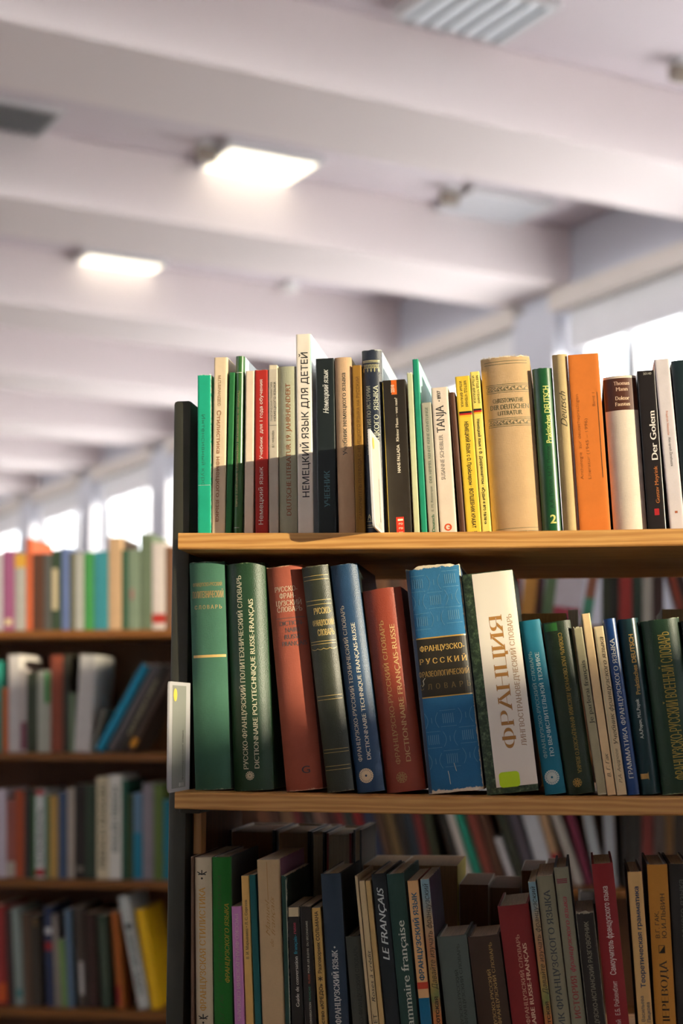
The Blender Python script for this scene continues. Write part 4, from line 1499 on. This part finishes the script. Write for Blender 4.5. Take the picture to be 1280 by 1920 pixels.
TOPROW, SECOND, THIRD, LOW = 'back bookcase top shelf', 'back bookcase second shelf', 'back bookcase third shelf', 'back bookcase lowest shelf'
GAP = 'seen above the middle row, back bookcase: '
up = lambda row, xs: [bb(row, a, c, a, c, yt, col, lab, *rest) for (a, c, yt, col, lab, *rest) in xs]
up(0, [
    (-12, 4.5, 1037, (176, 168, 174), 'lilac-grey book cut by the left photo edge, ' + TOPROW),
    (5, 26.5, 1032, (150, 84, 122), 'mauve book with a pale mark at its foot, ' + TOPROW, [(.2, .8, 1178, 1166, (214, 196, 150))]),
    (27, 47.5, 1038, (168, 164, 158), 'grey book with a golden-yellow top, ' + TOPROW, [(0, 1, 1066, 1039, (212, 160, 62), 'golden-yellow top')]),
    (48, 60, 1010, (198, 96, 56), 'tall orange-red book with pinkish cover, ' + TOPROW),
    (60.5, 81.5, 1038, (86, 52, 34), 'dark brown book beside the orange-red one, ' + TOPROW),
    (82, 95.5, 1039, (84, 84, 80), 'charcoal-grey book between brown and dark green ones, ' + TOPROW),
    (96, 114.5, 1031, (48, 66, 46), 'dark green book with an upright cream label, ' + TOPROW, [(.1, .65, 1149, 1068, (196, 180, 146), 'cream label')]),
    (115, 130, 1027, (96, 112, 156), 'periwinkle blue book, ' + TOPROW),
    (130.5, 138.5, 1036, (86, 84, 52), 'narrow olive book right of the blue one, ' + TOPROW),
    (139, 156.5, 1036, (166, 166, 158), 'light grey book left of the leaf-green one, ' + TOPROW),
    (157, 175.5, 1036, (62, 140, 72), 'leaf-green book, ' + TOPROW),
    (176, 202.5, 1034, (52, 132, 142), 'wide turquoise book right of the leaf-green one, ' + TOPROW),
    (203, 227.5, 1007, (190, 156, 120), 'tall beige book, ' + TOPROW),
    (228, 239.5, 1031, (46, 84, 60), 'narrow bottle-green book right of the tall beige one, ' + TOPROW),
    (240, 261.5, 1031, (118, 134, 112), 'sage green book with faint pink mark, ' + TOPROW, [(.2, .5, 1130, 1108, (150, 110, 104))]),
    (262, 284.5, 1001, (98, 112, 88), 'tall moss-green book near the dark end panel, ' + TOPROW),
    (285, 309, 1018, (206, 194, 188), 'white book with a red foot, ' + TOPROW, [(0, 1, 1177, 1158, (176, 50, 38), 'red foot')]),
    (309.5, 330, 1024, (122, 84, 60), 'brown book half hidden by the dark end panel, ' + TOPROW),
])
for q in [
    (688, 707, 1032, (70, 44, 28), GAP + 'brown spine above the navy dictionary'),
    (707.5, 727, 1040, (92, 60, 36), GAP + 'lighter brown spine above the rust-red dictionary'),
    (727.5, 750, 1036, (60, 40, 28), GAP + 'dark brown spine above the rust-red dictionary'),
    (750.5, 772, 1034, (84, 50, 34), GAP + 'reddish-brown spine beside the worn dictionary'),
]:
    bb(0, q[0], q[1], q[0], q[1], q[2], q[3], q[4], base=1168)
up(1, [
    (-10, 3.5, 1240, (40, 140, 122), 'teal book at the left photo edge, ' + SECOND),
    (4, 15, 1290, (196, 96, 30), 'short orange book, ' + SECOND),
    (15.5, 37.5, 1228, (196, 190, 186), 'tall white-grey book with rounded look, ' + SECOND),
    (38, 49.5, 1255, (186, 176, 170), 'pale book with a plum foot, ' + SECOND, [(0, 1, 1408, 1355, (120, 58, 78), 'plum foot')]),
    (50, 69.5, 1262, (62, 70, 50), 'dark olive book between pale ones, ' + SECOND),
    (70, 94.5, 1258, (170, 172, 156), 'pale grey book with a green stripe, ' + SECOND, [(.55, .95, 1320, 1262, (56, 140, 66), 'green stripe')]),
    (95, 117.5, 1229, (138, 66, 42), 'tall rust-brown book, ' + SECOND),
    (118, 129.5, 1228, (52, 48, 36), 'dark book right of the rust-brown one, ' + SECOND),
    (130, 138, 1300, (120, 140, 110), 'short narrow grey-green book, ' + SECOND),
])
bb(1, 139, 163, 139, 186, 1228, (196, 192, 186), 'broad white book with a slanting edge, ' + SECOND)
bb(1, 164, 176, 186, 198, 1330, (126, 122, 108), 'small grey book leaning right before the turquoise-blue one, ' + SECOND)
bb(1, 176.5, 193, 264, 281, 1247, (16, 136, 168), 'turquoise-blue book leaning far to the right, ' + SECOND)
bb(1, 198, 214, 286, 302, 1247, (92, 88, 88), 'slate book leaning right behind the turquoise-blue one, ' + SECOND)
bb(1, 219, 231, 303, 315, 1247, (60, 54, 46), 'dark book with pale lettering leaning right, ' + SECOND, [], [('МАТЕМАТИКА', 'up', 1380, 1275, (190, 178, 140))])
bb(1, 236, 250, 322, 336, 1242, (66, 50, 38), 'brown leaning book with an orange mark at its foot, ' + SECOND, [(.1, .9, 1404, 1388, (222, 150, 30), 'orange mark')])
up(2, [
    (-6, 11.5, 1480, (200, 190, 200), 'lilac-white book at the left photo edge, ' + THIRD),
    (12, 28, 1500, (156, 90, 78), 'dull pink-brown book with pale foot, ' + THIRD, [(0, 1, 1643, 1615, (186, 176, 160))]),
    (28.5, 45, 1482, (168, 74, 36), 'burnt-orange book, ' + THIRD),
    (45.5, 59, 1480, (58, 52, 48), 'near-black book right of the burnt-orange one, ' + THIRD),
    (59.5, 65.5, 1490, (36, 100, 44), 'narrow grass-green book, ' + THIRD),
    (66, 83.5, 1481, (206, 212, 206), 'white book with red ends and dark lettering, ' + THIRD, [(0, 1, 1491, 1482, (176, 34, 36), 'red head'), (0, 1, 1641, 1628, (176, 34, 36), 'red foot')], [('СЛОВАРЬ', 'up', 1620, 1515, (40, 48, 40))]),
    (84, 91.5, 1490, (56, 112, 84), 'narrow sea-green book, ' + THIRD),
    (92, 108.5, 1492, (182, 146, 74), 'ochre-yellow book, ' + THIRD),
    (109, 126, 1485, (66, 84, 112), 'steel-blue book, ' + THIRD),
    (126.5, 139, 1478, (176, 164, 148), 'narrow beige book, ' + THIRD),
    (139.5, 160, 1471, (44, 36, 30), 'blackish-brown book, ' + THIRD, [(.2, .8, 1632, 1622, (120, 112, 98))]),
    (160.5, 180.5, 1471, (46, 62, 44), 'dark green book left of the cream one, ' + THIRD),
    (181, 203.5, 1457, (214, 200, 164), 'cream book with two dark words, ' + THIRD, [], [('FRENCH ENGLISH', 'up', 1625, 1470, (70, 72, 58))]),
    (204, 227.5, 1453, (222, 220, 208), 'tallest white book with dark lettering, ' + THIRD, [], [('ENGLISH FRENCH', 'up', 1595, 1475, (66, 84, 66))]),
    (228, 238.5, 1463, (26, 82, 62), 'narrow bottle-green book right of the white one, ' + THIRD),
    (239, 249.5, 1490, (54, 70, 30), 'short moss-green book, ' + THIRD),
    (250, 266.5, 1487, (92, 126, 150), 'grey-blue book with a bright blue lower half, ' + THIRD, [(0, 1, 1641, 1560, (16, 124, 152), 'bright blue lower half')]),
    (267, 287.5, 1469, (136, 128, 134), 'mid-grey book, ' + THIRD),
    (288, 305.5, 1470, (92, 112, 48), 'yellow-green book, ' + THIRD),
    (306, 320, 1500, (18, 112, 128), 'teal book next to the dark end panel, ' + THIRD),
])
for q in [
    (-6, 13, -12, 9, 1698, (150, 46, 42), 'red book at the left photo edge, ' + LOW, [(0, 1, 1868, 1835, (206, 86, 34), 'orange foot')]),
    (14, 29, 8, 19, 1708, (70, 50, 46), 'narrow dark maroon book, ' + LOW),
    (30, 45, 19.5, 38, 1702, (136, 150, 142), 'pale grey-green book leaning slightly, ' + LOW, [(.2, .8, 1858, 1846, (40, 120, 120))]),
    (46, 62, 39, 56, 1712, (92, 72, 54), 'brown book right of the pale grey-green one, ' + LOW),
    (63, 80, 57, 73, 1716, (58, 50, 38), 'dark brown book with dim gold mark, ' + LOW, [(.3, .7, 1735, 1722, (110, 84, 40))]),
    (88, 102, 82, 95, 1700, (44, 54, 84), 'navy book with white and red patches, ' + LOW, [(0, 1, 1748, 1737, (206, 206, 206), 'white patch'), (0, 1, 1776, 1762, (160, 34, 40), 'red patch')]),
    (103, 114, 96, 106, 1716, (146, 136, 126), 'slim grey book, ' + LOW),
    (115, 127, 108, 119, 1762, (122, 154, 88), 'short light green book, ' + LOW),
    (128, 139, 119.5, 132, 1705, (96, 120, 140), 'slim blue-grey book, ' + LOW),
    (147, 163, 138, 154, 1702, (70, 60, 50), 'dark book with a white lower label, ' + LOW, [(.3, .8, 1852, 1795, (190, 186, 180), 'white label')]),
    (166, 186, 158, 178, 1712, (58, 36, 26), 'dark chocolate book, ' + LOW),
    (192, 208, 182, 200, 1716, (54, 70, 52), 'dark green book with pale lines, ' + LOW, [(.3, .36, 1840, 1730, (110, 120, 100)), (.62, .68, 1840, 1730, (110, 120, 100))]),
    (219, 236, 209, 219, 1710, (170, 92, 30), 'orange-brown book leaning, red at its foot, ' + LOW, [(0, .5, 1868, 1835, (150, 34, 34), 'red foot patch')]),
    (260, 281, 221, 241, 1680, (196, 200, 192), 'tall white book leaning left with dark lettering, ' + LOW, [(.2, .8, 1738, 1728, (40, 44, 40))], [('СБОРНИК ЗАДАЧ', 'down', 1745, 1850, (60, 66, 60))]),
    (285, 302, 252, 272, 1705, (232, 184, 8), 'bright yellow book leaning left, ' + LOW),
]:
    bb(3, *q)

# seen past the books in front, under the front boards
for q in [
    (958, 972, 962, 974, 1040, (132, 44, 36), GAP + 'red-brown spine nearest the white France dictionary'),
    (973, 998, 986, 1012, 1040, (196, 140, 62), GAP + 'ochre spine leaning right'),
    (1000, 1012, 1014, 1022, 1040, (74, 34, 30), GAP + 'dark maroon spine'),
    (1013, 1032, 1028, 1050, 1045, (98, 122, 84), GAP + 'grey-green spine leaning right'),
]:
    bb(0, *q[:4], q[4], q[5], q[6], base=1162)
bb(0, 1033, 1084, 1052, 1100, 1030, (204, 196, 200), GAP + 'wide white book with a rose-red foot', [(0, 1, 1160, 1132, (168, 60, 74), 'rose-red foot')], base=1162)
bb(0, 1087, 1106, 1108, 1128, 1040, (146, 92, 66), GAP + 'brown spine with a sea-green lower half', [(0, 1, 1160, 1115, (66, 140, 108), 'sea-green lower half')], base=1162)
for q in [
    (1128, 1143, 1036, (52, 56, 36), GAP + 'dark olive upright spine'),
    (1143.5, 1160, 1036, (36, 36, 26), GAP + 'near-black upright spine'),
    (1160.5, 1184, 1030, (156, 50, 42), GAP + 'red upright spine'),
    (1184.5, 1204, 1036, (42, 58, 44), GAP + 'dark green upright spine beside the red one'),
    (1204.5, 1222, 1040, (176, 170, 156), GAP + 'grey-white upright spine'),
    (1222.5, 1244, 1036, (58, 36, 28), GAP + 'dark brown upright spine'),
]:
    bb(0, q[0], q[1], q[0], q[1], q[2], q[3], q[4], base=1162)
bb(0, 1268, 1288, 1234, 1254, 1045, (162, 72, 48), GAP + 'rust spine leaning left', base=1162)
bb(0, 1290, 1306, 1258, 1274, 1045, (60, 40, 34), GAP + 'dark brown leaning spine at the right edge', base=1162)
BELOW = 'seen below the middle board, back bookcase: '
LEANERS = [
    (520, 540, 470, 490, 1485, (112, 66, 36), 'tan-brown spine leaning left above the thickest black book'),
    (541, 560, 492, 511, 1490, (84, 52, 34), 'umber spine leaning left'),
    (561, 582, 513, 534, 1480, (126, 92, 60), 'light brown spine leaning left'),
    (583, 600, 536, 553, 1490, (104, 36, 30), 'oxblood spine leaning left'),
    (601, 620, 555, 574, 1490, (60, 50, 40), 'smoky brown spine leaning left'),
    (621, 640, 576, 595, 1484, (136, 96, 76), 'dusty pink-brown spine leaning left'),
    (641, 660, 597, 613, 1484, (78, 44, 36), 'mahogany spine leaning left'),  # foot left, foot right, top left, top right (at y = 1500), colour, label
    (664, 680, 614, 630, 1490, (120, 40, 34), 'dark red spine leaning left'),
    (681, 697, 633, 649, 1500, (58, 60, 50), 'charcoal leaning spine'),
    (698, 712, 652, 666, 1490, (138, 34, 30), 'scarlet-brown leaning spine'),
    (713, 733, 668, 688, 1480, (50, 56, 76), 'navy-grey spine leaning left'),
    (734, 750, 691, 707, 1490, (84, 58, 36), 'brown spine leaning left after the navy-grey one'),
    (751, 767, 710, 726, 1490, (112, 88, 48), 'ochre-brown leaning spine'),
    (768, 783, 729, 744, 1490, (52, 44, 34), 'black-brown spine leaning left'),
    (784, 800, 747, 763, 1490, (46, 56, 62), 'dark slate spine leaning left'),
    (801, 817, 766, 782, 1500, (116, 38, 32), 'wine-red spine leaning left'),
    (818, 832, 783, 797, 1480, (64, 66, 40), 'dark olive spine leaning left'),
    (833, 876, 798, 800, 1480, (44, 40, 30), 'black spine leaning left before the white one'),
    (877, 890, 826, 838, 1490, (206, 196, 182), 'slim white spine leaning left beside the sea-green one'),
    (893, 908, 840, 856, 1490, (32, 142, 112), 'sea-green spine leaning left'),
    (911, 930, 862, 880, 1490, (132, 62, 44), 'red-brown spine leaning left after the sea-green one'),
    (932, 950, 884, 902, 1490, (90, 56, 34), 'chestnut spine leaning left'),
    (955, 969, 926, 938, 1571, (196, 192, 188), 'short white spine leaning left'),
    (972, 988, 916, 932, 1480, (58, 60, 42), 'dark olive-grey spine leaning left'),
    (990, 1010, 938, 956, 1480, (82, 74, 80), 'purple-grey spine leaning left'),
    (1014, 1044, 966, 994, 1485, (188, 190, 190), 'wide white-grey spine leaning left'),
    (1046, 1062, 998, 1014, 1490, (176, 142, 102), 'beige leaning spine with red mark'),
    (1078, 1094, 1018, 1036, 1490, (172, 164, 150), 'pale stone-grey spine leaning left'),
    (1098, 1112, 1050, 1064, 1490, (120, 42, 62), 'maroon-pink spine leaning left'),
    (1118, 1136, 1084, 1102, 1490, (166, 170, 168), 'silver-grey spine leaning slightly left'),
    (1138, 1156, 1128, 1148, 1490, (160, 162, 162), 'light grey, almost upright spine'),
    (1166, 1184, 1166, 1184, 1500, (40, 34, 26), 'black upright spine'),
    (1184.5, 1202, 1184.5, 1202, 1490, (46, 42, 34), 'black-olive upright spine'),
    (1203, 1224, 1203, 1224, 1490, (112, 42, 32), 'dark red upright spine'),
    (1225, 1246, 1225, 1246, 1490, (84, 70, 60), 'taupe upright spine'),
    (1247, 1262, 1247, 1262, 1500, (116, 82, 40), 'ochre-brown upright spine'),
    (1263, 1284, 1263, 1284, 1490, (56, 46, 36), 'dark upright spine at the right photo edge'),
]
for q in LEANERS:
    if q[6].startswith('black spine leaning left before'):
        q = (860, 876, 806, 822, *q[4:])
    P = [(0, 1, 1600, 1588, (160, 40, 44), 'red mark')] if 'red mark' in q[6] else []
    bb(2, *q[:4], q[4], q[5], BELOW + q[6], P, base=1640)

# ------------------------------------------------------------------ the books that fill the far side of the front bookcase, fore edges towards us
REAR = .402


def rear(row, x0, x1, yt, col, label, d=.15, pages=(206, 186, 150), hard=True, px_y=None, lean=0.0):
    """book shelved from the other aisle: its spine faces away, its fore edge towards the camera"""
    zb = ROW[row][0]
    Y = REAR - d
    A, B = at_y(x0, yt, Y), at_y(x1, yt, Y)
    w = B.x - A.x
    xc = (A.x + B.x) / 2
    zf = zb(xc) + .0014 + abs(math.sin(lean)) * w / 2
    h = A.z - zf
    b = Book('book', label, w - .0006, h, (xc, REAR, zf), lean, col, d=d, hard=hard, rz=math.pi, pages=pages, style='gloss' if hard else 'matte', detail=False, r=.003)
    b.u = lambda f: (f - .5) * w
    return b


R = 'far-side book, page edge towards us: '
rear(3, 430, 515, 1556, (30, 28, 24), R + 'thickest black book of the lowest row', pages=(132, 92, 52))
rear(3, 518, 581, 1558, (34, 34, 36), R + 'black book with brownish pages, second of the dark group', pages=(150, 120, 82))
rear(3, 583, 609, 1560, (30, 28, 24), R + 'slim black book with greyish pages', pages=(176, 160, 126), d=.155)
rear(3, 612, 659, 1562, (126, 36, 30), R + 'black-red book with pale grey pages', pages=(184, 172, 142))
rear(3, 662, 678, 1556, (66, 74, 70), R + 'thin grey-green book ending the dark group')
rear(3, 680, 752, 1622, (206, 200, 186), R + 'thick pale book left of the yellow-edged one', pages=(176, 150, 112), hard=False)
rear(3, 753, 858, 1622, (196, 176, 70), R + 'thickest pale book with a yellowish cover edge', pages=(170, 136, 92), hard=False)
rear(3, 860, 916, 1658, (196, 186, 168), R + 'lower pale book in the gap above the slate dictionary', pages=(120, 84, 52), hard=False)
rear(3, 917, 974, 1664, (120, 86, 56), R + 'lowest brown book in the gap above the brown dictionary', pages=(112, 80, 50), hard=False)
rear(3, 976, 1020, 1632, (206, 200, 188), R + 'pale book behind the grey cloth textbook', pages=(120, 88, 58), hard=False)
rear(3, 1022, 1062, 1628, (206, 202, 192), R + 'pale book behind the grey-green history book', pages=(120, 88, 58), hard=False)
rear(3, 1083, 1120, 1690, (60, 74, 74), R + 'low dark book above the scuffed phrasebook', pages=(70, 56, 40))
rear(2, 972, 1062, 1150, (206, 200, 196), R + 'tan-paged book with pale covers above the turquoise dictionary', pages=(206, 164, 102), hard=False)
rear(2, 1064, 1084, 1143, (214, 208, 196), R + 'slim white book above the dark green dictionary', pages=(216, 206, 180), hard=False)
rear(2, 1240, 1300, 1142, (96, 96, 88), R + 'cream-paged book with grey cover above the military dictionary', pages=(214, 190, 142), hard=False)
rear(2, 700, 753, 1102, (110, 120, 126), R + 'grey-blue book glimpsed above the rust-red dictionary', pages=(60, 44, 34))

bpy.data.objects.remove(_to)
